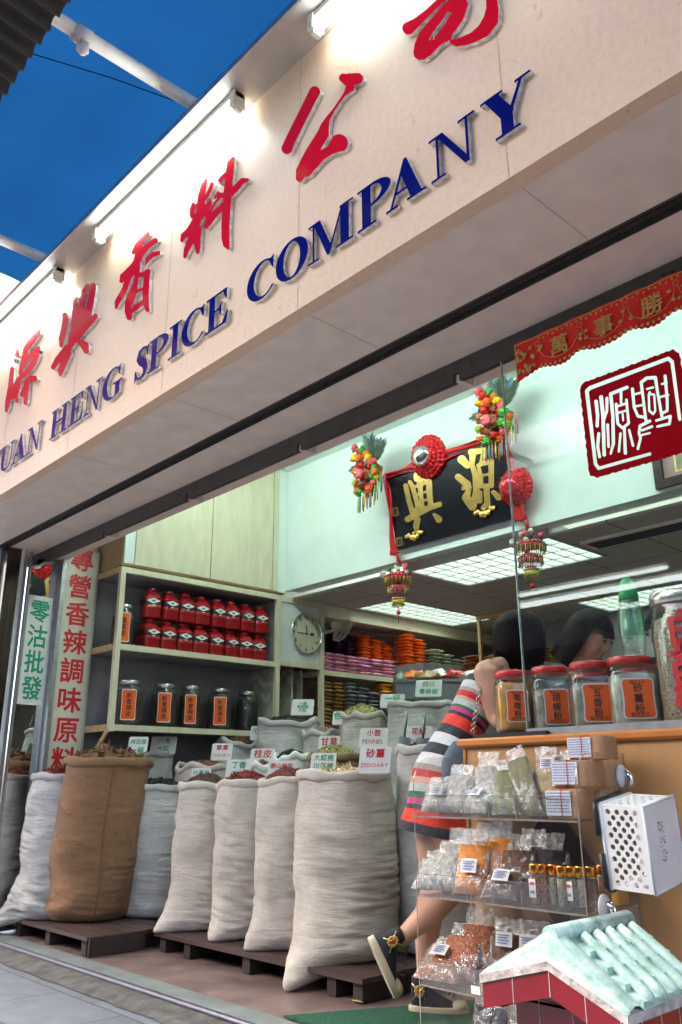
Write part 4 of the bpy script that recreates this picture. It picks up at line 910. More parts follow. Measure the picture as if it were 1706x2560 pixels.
# ================================================================== pallets and mat
m_pal = M('pallet_board', (.058, .031, .026), .5, .35, 5, .15, 26, stretch=(.4, 3, 3), coat=.1)
m_pald = M('pallet_dark', (.035, .02, .018), .7, .3, 8)
def pallet(x0, x1, y0, y1, label, blocks):
    t = thing('pallet', label, 'pallet', ((x0+x1)/2, (y0+y1)/2, 0), 'low wooden platforms under the sacks')
    b = MB(); n = 5; wy = (y1-y0)/n
    for k in range(n): b.box((x0, y0+k*wy, .078), (x1, y0+(k+1)*wy-.006, .100))
    b.build('deck', m_pal, t)
    for x in blocks:
        MB().box((x-.03, y0+.02, 0), (x+.03, y1-.02, .0775)).build('bearer', m_pald, t)
    return t
t = pallet(-5.73, -4.71, 2.444, 3.02, 'dark wooden platform under the big brown sack', (-5.68, -5.25, -4.78)); MB().box((-4.708, 2.45, 0), (-4.69, 2.80, .0985)).build('side_board', m_pald, t)
pallet(-4.62, -2.90, 2.811, 3.75, 'long dark wooden platform under the row of white sacks', (-4.55, -4.3, -3.76, -3.12, -2.95))
b = MB()
mq = [at(660, 2538, Z=.004), V(-2.0, 2.26, .004), V(-1.0, 2.6, .004), V(-1.55, 3.3, .004), at(905, 2475, Z=.004)]
mq = [V(-2.98, 2.44, .001), V(-1.4, 2.44, .001), V(-1.4, 3.42, .001), V(-2.55, 3.30, .001)]
b.prism(mq, (0, 0, .008)); tag(b.build('floor_mat', M('green_turf', (.012, .085, .045), .9, .5, 90, .9, 220)), 'dark green turf mat on the shop floor under the woman', 'mat')
# ================================================================== sacks
def weave(name, col, wr=.5, zs=15):
    m, t, b = newmat(name); N = t.nodes.new; L = t.links.new
    tc = N('ShaderNodeTexCoord'); mp = N('ShaderNodeMapping'); mp.inputs['Scale'].default_value = (2.4, 2.4, zs); L(tc.outputs['Object'], mp.inputs[0])
    n = N('ShaderNodeTexNoise'); n.inputs['Scale'].default_value = 2.2; n.inputs['Detail'].default_value = 7; n.inputs['Roughness'].default_value = .62; n.inputs['Distortion'].default_value = .5; L(mp.outputs[0], n.inputs[0])
    n2 = N('ShaderNodeTexNoise'); n2.inputs['Scale'].default_value = 420; n2.inputs['Detail'].default_value = 1; L(tc.outputs['Object'], n2.inputs[0])
    n3 = N('ShaderNodeTexNoise'); n3.inputs['Scale'].default_value = 4.5; n3.inputs['Detail'].default_value = 6; n3.inputs['Roughness'].default_value = .7; L(tc.outputs['Object'], n3.inputs[0])
    mx = N('ShaderNodeMix'); mx.data_type = 'RGBA'; mx.inputs[6].default_value = [c*.74 for c in col]+[1]; mx.inputs[7].default_value = [min(1, c*1.14) for c in col]+[1]
    r = N('ShaderNodeMapRange'); r.inputs[1].default_value = .28; r.inputs[2].default_value = .72; L(n3.outputs[0], r.inputs[0]); L(r.outputs[0], mx.inputs[0])
    m2 = N('ShaderNodeMix'); m2.data_type = 'RGBA'; m2.blend_type = 'MULTIPLY'; m2.inputs[0].default_value = .5; L(mx.outputs[2], m2.inputs[6]); L(n2.outputs[0], m2.inputs[7])
    g_ = N('ShaderNodeMix'); g_.data_type = 'RGBA'; g_.blend_type = 'ADD'; g_.inputs[0].default_value = .0; L(m2.outputs[2], g_.inputs[6]); L(g_.outputs[2], b.inputs['Base Color'])
    ad = N('ShaderNodeMath'); ad.operation = 'MULTIPLY_ADD'; ad.inputs[1].default_value = .10; L(n2.outputs[0], ad.inputs[0]); L(n.outputs[0], ad.inputs[2])
    bp = N('ShaderNodeBump'); bp.inputs['Strength'].default_value = wr; bp.inputs['Distance'].default_value = .022; L(ad.outputs[0], bp.inputs['Height']); L(bp.outputs[0], b.inputs['Normal'])
    b.inputs['Roughness'].default_value = .82; b.inputs['Specular IOR Level'].default_value = .25; b.inputs['Sheen Weight'].default_value = .15
    MATS[name] = m; return m
m_sw = weave('white_sack_cloth', (.80, .715, .615), .42); m_sw2 = weave('grey_white_sack_cloth', (.74, .715, .67), .45); m_sb = weave('jute', (.37, .20, .10), .6, 5); m_sb2 = weave('open_jute', (.34, .22, .10), .6); m_splas = M('white_plastic_liner', (.78, .79, .76), .3, .05, 12, .5, 22)
m_stitch = M('stitch_brown', (.22, .10, .045), .8, .2, 60)
def sack(label, c, r, z0, zr, mat, heap=None, ear=None, sx=1, sy=1, lean=(0, 0), rim=.020, wr=.012, seam=False, rimwave=.02, group='open sacks of spice', hh=.05, seed=1, narrow=.93, low=None, chunk=.018):
    t = thing('spice_sack', label, 'sack', (c[0], c[1], z0), group)
    n, k = 64, 84; H = zr-z0; rings = []
    if ear and len(ear) == 4:      # (tip x, tip y, drop, -) -> direction and reach
        tx, ty = ear[0]-c[0], ear[1]-c[1]; ear = (math.atan2(ty, tx), max(.04, math.hypot(tx, ty)-r*.82), ear[2])
    def ringpt(u, a):
        q = math.cos(a)*0
        pr = r*(1.0-.05*math.sin(u*PI)*0+.03*math.sin(u*PI)) * (narrow+(1-narrow)*min(1, (1-u)*3.2))
        pr *= min(1, .80+.20*min(1, u/.07)**.5) if u < .07 else 1
        ca, sa = math.cos(a), math.sin(a)
        P = V(ca*pr*sx, sa*pr*sy, 0)
        d = V(ca, sa, u*H/r*.9)
        w1 = mnoise.noise(d*1.3+V(seed*7, 0, 0))*.018*r/.2
        fold = (1-2.4*abs(mnoise.noise(V(ca*1.1+seed, sa*1.1, u*H*30+ca*1.6))))*wr*(1.25-1.05*u)*.9*max(0, .55+1.5*mnoise.noise(V(ca*1.4+seed, sa*1.4+4, u*H*4)))+mnoise.noise(V(ca*2.2, sa*2.2+seed, u*H*15))*wr*.55
        s_ = 1+(w1+fold)/r; P.x *= s_; P.y *= s_
        z = z0+u*H
        if ear:
            da = (a-ear[0]+PI) % (2*PI)-PI; e = math.exp(-(da/.50)**2)*max(0, 1-u/.34)**2.0
            P.x += math.cos(ear[0])*e*ear[1]; P.y += math.sin(ear[0])*e*ear[1]; z -= e*ear[2]
        z += rimwave*mnoise.noise(V(ca*1.6, sa*1.6, seed*3.3))*max(0, u-.6)/.4
        return V(c[0]+P.x+lean[0]*u, c[1]+P.y+lean[1]*u, z)
    for i in range(k+1):
        rings.append([ringpt(i/k, 2*PI*j/n) for j in range(n)])
    b = MB().loft(rings, True, False); b.build('cloth', mat, t)
    # rolled rim
    b = MB(); rr = []
    m_ = 9
    for q in range(m_+1):
        a2 = -PI*.62+2*PI*.86*q/m_; ring = []
        for j in range(n):
            a = 2*PI*j/n; p = rings[-1][j]; d = V(math.cos(a), math.sin(a), 0)
            rv = rim*(1+.45*mnoise.noise(V(math.cos(a)*2.3, math.sin(a)*2.3, seed)))
            ring.append(p+d*(math.cos(a2)*rv*.62+.002)+V(0, 0, -rv*.9+math.sin(a2)*rv*1.15))
        rr.append(ring)
    b.loft(rr, False, False); b.build('rolled_rim', mat, t)
    if heap:
        b = MB(); hm, hr = heap, .93
        def top(u, v):
            a = 2*PI*v; ru = u*hr; base = V(c[0]+lean[0], c[1]+lean[1], zr-.018)
            x, y = math.cos(a)*r*sx*narrow*ru, math.sin(a)*r*sy*narrow*ru
            return base+V(x, y, hh*(1-u**2)+.012*mnoise.noise(V(x*30, y*30, seed))*(1-u*.5))
        b.sheet(top, 10, 28, 0)
        rnd = random.Random(seed)
        for i in range(int(230*(.018/chunk)**1.2)):
            u, v = math.sqrt(rnd.random())*.96, rnd.random(); p = top(u, v); sz = chunk*rnd.uniform(.5, 1.2)
            rot = Matrix.Rotation(rnd.uniform(0, 6.28), 3, V(rnd.gauss(0, 1), rnd.gauss(0, 1), rnd.gauss(0, 1)).normalized())
            ax = [rot @ V(sz*(1.9 if chunk > .02 else 1.1), 0, 0), rot @ V(0, sz*.6, 0), rot @ V(0, 0, sz*.35)]
            b.add([p+ax[0], p+ax[1], p-ax[0], p-ax[1], p+ax[2], p-ax[2]], [(0, 1, 4), (1, 2, 4), (2, 3, 4), (3, 0, 4), (1, 0, 5), (2, 1, 5), (3, 2, 5), (0, 3, 5)], 0 if rnd.random() < .6 else 1)
        b.build('spice_heap', [hm, SP.get(hm.name+'_b', hm)], t)
    if seam:
        b = MB(); a = seam; b.tube([ringpt(i/40, a+.03*math.sin(i*.2))+V(math.cos(a), math.sin(a), 0)*.003 for i in range(41)], .0045, 6); b.build('seam', m_stitch, t)
    return t
SP = {}
def spice(name, col):
    SP[name] = M(name, col, .75, .3, 60, .3, 90); SP[name+'_b'] = M(name+'_b', [min(1, c*1.55) for c in col], .75, .3, 60); return SP[name]
s_mush = spice('dried_mushroom', (.13, .065, .025)); s_dark = spice('dark_spice', (.022, .018, .017)); s_clove = spice('clove', (.075, .03, .018)); s_chili = spice('dried_chili', (.16, .018, .012)); s_pepper = spice('red_pepper', (.14, .03, .02)); s_zed = spice('zedoary', (.50, .37, .22)); s_fen = spice('fennel', (.27, .25, .09)); s_bark = spice('bark', (.20, .085, .04)); s_anise = spice('star_anise', (.12, .05, .025)); s_mix = spice('mixed_nuts', (.26, .18, .14))
def place(xl, r, yb, yrim, z0=.10, ym=2100):
    """sack centre from its left silhouette, radius and front contact"""
    l = ray(xl, ym); al = math.atan2(l.x, l.y); xm = xl+70
    p = at(xm, yb, Z=z0); df = math.hypot(p.x, p.y); D = df+r; a = al+math.asin(r/D)
    rr = ray(xm, yrim); z = .9+rr.z/math.hypot(rr.x, rr.y)*df
    return (D*math.sin(a), D*math.cos(a)), z
EARD = math.atan2(-.85, -.55)
c, z = place(50, .19, 2300, 1935); c = (max(c[0], -5.60), c[1]); sack('white sack at the far left, half hidden by the brown jute sack', c, .19, .10, .975, m_sw2, s_chili, (-5.86, 2.36, .075, 0), seed=1, wr=.016, hh=.06)
sack('big brown jute sack heaped with dried mushrooms', (-5.41, 2.795), .285, .10, 1.068, m_sb, s_mush, None, lean=(.075, .02), seed=2, wr=.008, rim=.026, seam=math.atan2(-2.6, 5.0)+.12, hh=.085, narrow=.985, chunk=.034)
c, z = place(312, .20, 2298, 1962); sack('white sack right beside the brown jute sack, holding dark spice', c, .20, .10, z, m_sw2, s_dark, None, seed=3, wr=.008, hh=.055)
c, z = place(437, .175, 2330, 1958); sack('white sack heaped with dark cloves, second left of the widest sack by the aisle', (c[0], c[1]), .175, .10, z, m_sw, s_clove, (-4.575, 2.79, .0, 0), seed=4, wr=.009, hh=.075, chunk=.010, sx=1.05)
c, z = place(537, .175, 2352, 1952); sack('wrinkled white sack of dark red chillies between the clove and red pepper sacks', c, .175, .10, z, m_sw, s_chili, (-4.10, 2.86, .0, 0), seed=5, wr=.013, hh=.07, chunk=.016)
c, z = place(641, .175, 2380, 1946); sack('white sack heaped with red pepper, directly left of the widest sack by the aisle', c, .175, .10, z, m_sw, s_pepper, (-3.775, 2.83, .0, 0), seed=6, wr=.011, hh=.075, chunk=.009)
sack('widest cream sack by the aisle with a knotted corner drooping over the platform', (-3.345, 3.145), .255, .10, .962, m_sw, s_zed, (-3.33, 2.735, .105, 0), seed=7, wr=.012, hh=.03, chunk=.022, rim=.022, lean=(-.02, 0))
o = MB()
kp = V(-3.345, 3.145, 0)+V(-.60, -.80, 0)*.385
sack('tall white sack of dark spice right behind the widest sack by the aisle', (-3.05, 3.53), .22, .10, 1.09, m_sw2, s_dark, None, seed=8, wr=.006, hh=.06, chunk=.010)
rows = [('white sack directly behind the big brown jute sack', 330, 436, 1881, 3.32, m_sw2, s_anise), ('wide white sack with a loosely rolled neck behind the clove sack', 438, 586, 1912, 3.42, m_sw, s_bark),
        ('white plastic lined sack with the cassia bark card, in the second row', 612, 694, 1906, 3.42, m_splas, s_bark), ('white plastic lined sack just left of the open jute sack', 686, 776, 1887, 3.48, m_splas, s_dark),
        ('open jute sack of green fennel seed in the second row', 768, 908, 1884, 3.52, m_sb2, s_fen), ('white sack with a slack open mouth in the third row, under the shelf jars', 543, 646, 1850, 3.92, m_sw2, s_anise), ('tall white sack below the round clock, in the third row', 642, 800, 1796, 3.92, m_sw2, s_dark),
        ('white sack of mixed dried goods right of the tall one below the clock', 757, 857, 1826, 4.02, m_sw2, s_mix), ('tall white sack in the rear row, left of the highest sack', 847, 966, 1778, 4.12, m_sw, s_fen), ('highest white sack in the rear row, under the grey crate', 963, 1135, 1752, 4.22, m_sw2, s_dark)]
for i, (lb, xl, xr, yr, Y, m, hp) in enumerate(rows):
    p = at((xl+xr)/2, yr, Y=Y); a, b_ = at(xl, yr, Y=Y), at(xr, yr, Y=Y); ry = ray((xl+xr)/2, yr)
    r = (b_-a).x*math.cos(math.atan2(ry.x, ry.y))/2
    dd = V(ry.x, ry.y, 0).normalized(); cc = V(p.x, p.y, 0)+dd*r
    sack(lb, (cc.x, cc.y), r*1.03, max(.0, p.z-1.0), p.z, m, hp, None, seed=20+i, wr=.012, hh=.05 if hp is not s_fen else .075, rim=.02, chunk=.012, rimwave=.045)
MB().tube([kp+V(.02, .02, .0), kp+V(0, 0, -.06)], [.02, .012], 8) if False else None
# scoops
def scoop(px, py, Y, label):
    p = at(px, py, Y=Y); t = thing('metal_scoop', label, 'scoop', p); m = M('scoop_steel', (.30, .32, .33), .3, .2, 30, metal=.9)
    MB().tube([p+V(0, 0, .02), p+V(.006, .004, .09), p+V(.01, .008, .16)], [.006, .008, .011], 8).build('handle', m, t)
    b = MB(); b.sheet(lambda u, v: p+V(-.045+.09*u, -.03*math.sin(u*PI)-.002, .03-.085*v-.02*abs(u-.5)), 10, 8); b.build('bowl', m, t)
scoop(1012, 1855, 3.42, 'steel scoop stuck upright in the tall sack of dark spice'); scoop(1058, 1858, 3.40, 'thin steel scoop just left of the dress, in front of the red lettered card')
# ================================================================== price cards
def card(px0, py0, px1, py1, Y, lines, col, label, lean=-.10, lat=None):
    """card drawn by its left-top and right-bottom pixels at depth Y, facing the street"""
    c = at((px0+px1)/2, (py0+py1)/2, Y=Y); d = (CAM-c); d.z = 0; d.normalize()
    face = d; sd = V(-face.y, face.x, 0).normalized()
    if sd.dot(RX) < 0: sd = -sd
    dist = math.hypot(c.x, c.y); pm = dist/2184*1.02; w_, h_ = (px1-px0)*pm, (py1-py0)*pm*1.0
    up = (V(0, 0, 1)+sd*(-lean)-face*.16).normalized(); n = sd.cross(up).normalized(); n = n if n.dot(face) > 0 else -n
    t = thing('price_card', label, 'price card', c-up*h_/2, 'price cards in the sacks')
    pts = []
    for cx_, cy_, a0 in ((1, 1, 0), (-1, 1, 90), (-1, -1, 180), (1, -1, 270)):
        for q in range(4):
            a = rad(a0+30*q); r = .012; pts.append(c+sd*(cx_*(w_/2-r)+r*math.cos(a))+up*(cy_*(h_/2-r)+r*math.sin(a)))
    MB().prism([p-up*0 for p in pts], -n*.004).build('card', m_card, t)
    b = MB(); k = len(lines)
    for i, ln in enumerate(lines):
        sz = min(w_*.80/(len(ln)*1.15 if ord(ln[0]) > 0x2000 else len(ln)*.95), h_*.62/k*(1 if k > 1 else .8))
        yy = h_*(.16 if k == 1 else (.22-.44*i/(k-1)+.02)); put(b, ln, c+up*yy+n*.0012, sd, up, sz, 1.2, False, 0, fat=.018)
    b.build('lettering', m_green if col == 'g' else m_rprint, t)
card(322, 1843, 368, 1888, 3.00, ['肉豆蔻', '一級'], 'g', 'white card with three dense green characters, leaning on the brown jute sack')
card(379, 1842, 440, 1884, 3.42, ['八角', '大紅'], 'g', 'white card with green characters for star anise, right of the brown sack')
card(530, 1859, 580, 1900, 3.62, ['草果', 'TSAOKO'], 'r', 'white card with red characters over a red line, in front of the slack mouthed sack')
card(627, 1872, 687, 1910, 3.46, ['桂皮'], 'r', 'white card with two red characters for cassia bark')
card(566, 1900, 626, 1950, 3.12, ['丁香', '公丁'], 'g', 'white card with green characters standing behind the dark cloves')
card(479, 1921, 526, 1955, 3.10, ['什果皮'], 'g', 'small white card with three green characters, left of the dark cloves')
card(671, 1902, 737, 1940, 3.14, ['野山椒干'], 'r', 'white card with four red characters behind the dark red chillies')
card(797, 1840, 849, 1882, 3.66, ['甘草'], 'r', 'white card with two red characters for liquorice, left of the green fennel seed')
card(778, 1883, 840, 1928, 3.06, ['大紅袍', '川花椒'], 'g', 'white card with two lines of green characters in the widest sack')
card(899, 1867, 977, 1932, 3.05, ['砂薑', 'ZEDOARY'], 'r', 'large white card with red characters and ZEDOARY in the widest sack')
card(899, 1820, 970, 1868, 3.70, ['小茴', 'FENNEL'], 'r', 'glossy white card with red characters and FENNEL behind the green seed')
card(1013, 1815, 1080, 1866, 3.55, ['花椒', 'ZHOXYLUM'], 'r', 'white card with red characters behind the scoop, next to the dress')
card(951, 1735, 1012, 1770, 4.26, ['一級'], 'g', 'white card with green characters left of the highest rear sack')
card(1039, 1699, 1105, 1742, 4.30, ['四川', '青麻椒'], 'g', 'white card with green characters on the grey crate above the highest sack')
card(730, 1748, 785, 1788, 4.06, ['一級', '黑胡椒', '大粒'], 'g', 'white card with three lines of green characters below the round clock')
card(627, 1815, 647, 1850, 3.90, ['元'], 'g', 'narrow white card beside the slack mouthed sack in the third row')
card(832, 1778, 856, 1812, 4.06, ['色'], 'g', 'narrow white card beside the sack of mixed dried goods')
# ================================================================== counter, glass pane and what is fixed to it
m_ctr = M('counter_veneer', (.50, .26, .10), .42, .10, 6, .05, 60, stretch=(3, 3, .5)); m_ctop = M('counter_top', (.58, .20, .045), .35, .10, 6, .04, 60, coat=.15); m_dia = M('diamond_inlay', (.065, .018, .016), .4, .2, 7)
ctr = thing('counter', 'orange wooden sales counter with dark diamond inlays on its front', 'counter', (-.8, 2.62, 0))
XL = -1.952
b = MB().box((XL+.012, 2.40, .0), (.75, 2.415, 1.02)).build('front_panel', m_ctr, ctr)
MB().box((XL+.012, 2.416, 0), (XL+.03, 2.86, 1.02)).build('side_panel', m_ctr, ctr)
b = MB()
yy0, yy1 = 2.378, 2.88
prof = [(yy0+.008, 1.021), (yy0, 1.029), (yy0, 1.043), (yy0+.008, 1.051), (yy1, 1.051), (yy1, 1.021)]
b.prism([(XL-.006, y, z) for y, z in prof], (2.7, 0, 0)); b.build('top', m_ctop, ctr)
MB().box((XL+.006, 2.394, 0), (XL+.018, 2.399, 1.02)).build('edge_band', M('veneer_edge', (.42, .17, .03), .5, .1), ctr)
for cx_ in (-1.60, -1.06, -.52):
    b = MB(); b.prism([(cx_-.145, 2.399, .66), (cx_-.02, 2.399, .49), (cx_+.02, 2.399, .49), (cx_+.145, 2.399, .66), (cx_+.025, 2.399, .826), (cx_-.025, 2.399, .826)], (0, -.002, 0)); b.build('diamond_inlay', m_dia, ctr)
o = MB().box((XL+.05, 2.40, 1.053), (-1.60, 2.62, 1.065)).build('black_tray', m_black); tag(o, 'thin black tray under the yellow jar on the corner of the counter', 'tray')
GX = -1.69
gp = thing('glass_partition', 'tall clear glass pane standing on the counter with a red seal sticker', 'glass partition', (-.5, 2.432, 1.06))
MB().box((GX, 2.428, 1.062), (.75, 2.436, 2.462)).build('pane', m_glass, gp)
MB().box((GX-.0035, 2.427, 1.062), (GX-.0003, 2.437, 2.462)).build('pane_edge', M('glass_edge', (.30, .40, .36), .15, .2, 20), gp)
b = MB().box((GX, 2.418, 1.0515), (.75, 2.424, 1.075)).box((GX, 2.440, 1.0515), (.75, 2.446, 1.075)); b.build('channel', m_alu, gp)
m_seal = translucent('seal_red', (.42, .006, .014), .5)
def seal_map(x, y): return at(1280+x/3.68, 660-y/3.68, Y=2.4255)
fl = lambda ss: [[(x, -y, r) for x, y, r in q] for q in ss]
corn = [(660, 1105), (1480, 800), (1530, 830), (1660, 1560), (1580, 1720), (1400, 1775), (790, 1950), (725, 1935), (640, 1160)]
ws = [[(690, 1170, 17), (720, 1140, 17), (1440, 870, 17), (1475, 900, 16), (1545, 1430, 15)], [(690, 1170, 17), (770, 1840, 16), (800, 1880, 15), (1280, 1745, 14)],
 [(775, 1265, 16), (790, 1400, 15), (785, 1490, 14)], [(822, 1225, 18), (840, 1400, 16), (845, 1600, 16), (850, 1755, 16)], [(875, 1235, 14), (875, 1350, 12), (845, 1440, 10)], [(800, 1560, 14), (790, 1680, 14), (808, 1775, 13)], [(882, 1480, 12), (890, 1680, 11)],
 [(910, 1200, 16), (930, 1400, 15), (935, 1650, 15), (910, 1745, 10)], [(910, 1195, 15), (1060, 1135, 15)], [(1005, 1170, 12), (1005, 1275, 11)], [(960, 1290, 13), (975, 1470, 12), (1020, 1510, 12), (1075, 1465, 12), (1055, 1250, 12)], [(970, 1310, 10), (1060, 1280, 10)], [(975, 1370, 9), (1065, 1345, 9)], [(1020, 1380, 9), (1025, 1440, 8)],
 [(1035, 1510, 13), (1045, 1740, 15)], [(1000, 1560, 11), (985, 1725, 11)], [(1080, 1530, 11), (1115, 1670, 12)], [(1110, 1150, 14), (1125, 1320, 13), (1160, 1400, 13), (1225, 1410, 13)], [(1125, 1200, 10), (1200, 1180, 10)], [(1135, 1310, 10), (1215, 1295, 10)], [(1190, 1090, 14), (1210, 1250, 12), (1235, 1450, 13)], [(1190, 1090, 14), (1240, 1050, 15), (1320, 1045, 15), (1345, 1200, 13), (1380, 1400, 13)],
 [(1245, 1150, 10), (1300, 1135, 10)], [(1270, 1180, 10), (1260, 1200, 9), (1265, 1350, 10), (1300, 1380, 10), (1320, 1350, 9), (1310, 1200, 9), (1260, 1200, 9)], [(1410, 1030, 14), (1430, 1250, 13), (1430, 1350, 12), (1390, 1370, 12)], [(1380, 1105, 10), (1425, 1090, 10)], [(1360, 1225, 10), (1440, 1205, 10)],
 [(1270, 1445, 13), (1180, 1490, 14), (1170, 1560, 12), (1185, 1600, 12), (1160, 1700, 12)], [(1200, 1530, 11), (1290, 1495, 11)], [(1190, 1575, 9), (1270, 1555, 9)], [(1330, 1440, 11), (1460, 1400, 13), (1450, 1470, 13), (1340, 1495, 11)]]
sp_ = [(x, -y) for x, y in corn]; wsf = fl(ws)
def seal_fn(X, Y):
    D = poly_sd(X, Y, sp_)-14+5*np.sin(X*.09)*np.cos(Y*.075)
    for s_ in wsf: D = np.maximum(D, -stroke(X, Y, s_))
    return D
b = MB(); slab(b, contours(seal_fn, 600, -2000, 1700, -760, 190), seal_map, (0, 0, 0)); b.build('seal_sticker', m_seal, gp)
# red valance with scalloped hem
va = thing('red_valance', 'red paper valance with gold characters and a scalloped hem along the top of the glass', 'banner', (-1.0, 2.40, 2.34))
VX0, VX1, VT = -1.605, .3, 2.487; PIT = .178
def hem(x):
    q = ((x-VX0-.10)/PIT) % 1.0; d = .150-.018*abs(math.cos(q*PI))**3+.007*abs(math.sin(q*PI*9))
    if x < VX0+.06: d = max(d, .165-.02*((x-VX0)/.06))
    return VT-d
b = MB(); N_ = 520
top = [V(VX0+(VX1-VX0)*i/N_, 2.398-.004*math.sin(i*.2), 0) for i in range(N_+1)]
vs = []
for p in top: vs += [(p.x, p.y, VT), (p.x, p.y+.004, hem(p.x)*.5+VT*.5), (p.x, p.y, hem(p.x))]
b.add(vs, [(3*i+j, 3*i+3+j, 3*i+4+j, 3*i+1+j) for i in range(N_) for j in (0, 1)]); b.build('paper', m_redp, va)
Yv = 2.3905
for i, ch in enumerate('萬事勝意萬事勝意'):
    b = MB(); put(b, ch, (VX0+.195+i*PIT, Yv, VT-.083), (1, 0, 0), (0, 0, 1), .070, fat=.02); b.build('character', m_goldp, va)
b = MB(); rnd = random.Random(5)
b.box((VX0+.005, Yv, VT-.012), (VX1, Yv+.0008, VT-.009)).box((VX0+.006, Yv, VT-.15), (VX0+.009, Yv+.0008, VT-.012))
for i in range(10):
    x = VX0+.105+i*PIT
    b.tube([(x+.001, Yv, VT-.045)]+[(x+PIT*(.5-.46*math.cos(PI*q/12)), Yv, VT-.055-.070*math.sin(PI*q/12)) for q in range(13)], .0013, 4)
    for q in range(9): b.blob((x+PIT*(q+.5)/9, Yv, VT-.132-.012*math.sin(PI*(q+.5)/9)), (.006, .0006, .006), 8)
    b.tube([(x+.010*math.cos(a)-.0, Yv, VT-.04+.010*math.sin(a)) for a in [2*PI*k/12 for k in range(13)]], .0012, 4)
    for q in range(9): b.blob((x+PIT*(q+.5)/9, Yv, VT-.020-.005*(q % 2)), (.0052, .0006, .0042), 6)
    for q in range(4): b.blob((x+rnd.uniform(-.025, .025), Yv, VT-.085+rnd.uniform(-.02, .03)), (.009, .0008, .006), 7, nz=.8, seed=q)
for q in range(26): b.blob((VX0+rnd.uniform(.01, .085), Yv, VT-rnd.uniform(.03, .135)), (.008, .0008, .007), 7, nz=.9, seed=q)
b.build('gold_pattern', m_goldp, va)
# ================================================================== jars on the counter
m_rlid = M('red_lid', (.55, .008, .012), .32, .06, 12, coat=.2)
m_cur = M('curry_powder', (.56, .24, .018), .6, .25, 20, .6, 22, coat=.4); m_five = M('grey_powder_bags', (.30, .27, .22), .35, .55, 14, .8, 16, coat=.5); m_pow = M('pale_powder_bags', (.50, .46, .40), .35, .5, 14, .8, 16, coat=.5)
jg = 'square jars with red lids on the counter'
f0 = lambda x, y: math.atan2(-y, -x)+.22
jar((-1.818, 2.535, 1.066), .062, .225, f0(-1.83, 2.53), 'red lidded jar of yellow powder crossed by the edge of the glass pane', '咖喱粉', m_cur, .96, m_rlid, 5, jg, (.42, .50), .076, lidr=.060, small='每包五元')
jar((-1.685, 2.58, 1.053), .070, .243, f0(-1.65, 2.58), 'red lidded jar of grey powder behind the glass, next to the yellow jar', '胡椒粉', m_five, .80, m_rlid, 5, jg, (.40, .50), .084, lidr=.063, small='每包五元')
jar((-1.525, 2.58, 1.053), .074, .243, f0(-1.47, 2.58), 'red lidded jar labelled five spice powder, third along from the yellow jar', '五香粉', m_five, .85, m_rlid, 5, jg, (.41, .52), .092, lidr=.066, small='每包五元')
jar((-1.378, 2.585, 1.053), .078, .245, f0(-1.29, 2.58), 'red lidded jar of pale bags in front of the green capped water bottle', '砂薑粉', m_pow, .92, m_rlid, 5, jg, (.42, .52), .098, lidr=.071, small='每包五元')
m_seed = M('white_pepper_seed', (.40, .31, .22), .7, .55, 130, .8, 140)
bj = jar((-1.175, 2.62, 1.053), .118, .44, f0(-1.07, 2.6), 'big cylinder jar of pale pepper seed with a chrome lid at the right edge', '', m_seed, .98, m_lid, 2, None, has_label=False, neck=.9)
b = MB(); fa = f0(-1.07, 2.6)
for i, ch in enumerate('白胡椒'):
    vs, fs = glyph(ch, .04); a0 = fa-.35
    b.add([V(-1.175, 2.62, 1.053+.30-i*.105)+V(math.cos(a0+x*.1/.12), math.sin(a0+x*.1/.12), 0)*.1205+V(0, 0, y*.1) for x, y in vs], fs)
b.build('lettering', m_rprint, bj)
for i in range(3):    # second rank of jars half hidden behind
    jar((-1.60+.17*i, 2.745, 1.053), .066, .235, f0(-1.5, 2.7), ['pale jar without a label in the second rank behind the five spice jar', 'pale jar without a label in the second rank left of the water bottle', 'pale jar without a label in the second rank behind the water bottle'][i], '', m_five, .9, m_rlid, 5, 'unlabelled jars in the second rank', has_label=False, lidr=.062)
# water bottle
p = V(-1.50, 2.86, 1.025); wb = thing('water_bottle', 'clear water bottle with a green cap standing behind the red lidded jars', 'bottle', p)
m_bot = thin_glass('bottle_plastic', (.90, .96, .93), 2.0, .05, .08, bump=.8, bscale=26)
pr = [(.034, 0), (.040, .01), (.040, .12), (.036, .16), (.041, .22), (.037, .27), (.033, .30), (.038, .33), (.044, .37), (.046, .43), (.042, .48), (.032, .53), (.022, .56)]
MB().lathe(pr, p, 28, c1=False).build('bottle_body', m_bot, wb)
MB().lathe([(.0465, .385), (.0475, .43), (.0435, .485)], p, 28, c0=False, c1=False).build('bottle_label', thin_glass('bottle_wrap', (.62, .88, .70), 1.5, .15, .06, haze=.14, hazecol=(.15, .55, .30)), wb)
MB().lathe([(.036, .52), (.035, .545), (.028, .575), (.020, .60), (.013, .605)], p, 24).build('cap', M('green_cap', (.01, .42, .12), .35, .08, 12), wb)

o = MB(); q0 = at(880, 2500, Z=.0095); q1 = at(908, 2506, Z=.0095); o.tube([q0, (q0+q1)/2+V(0, 0, .002), q1], [.002, .0045, .002], 6, flat=.4); tag(o.build('dry_leaf', M('yellow_leaf', (.45, .42, .06), .6, .2, 40)), 'small yellow dry leaf lying on the green mat', 'leaf')
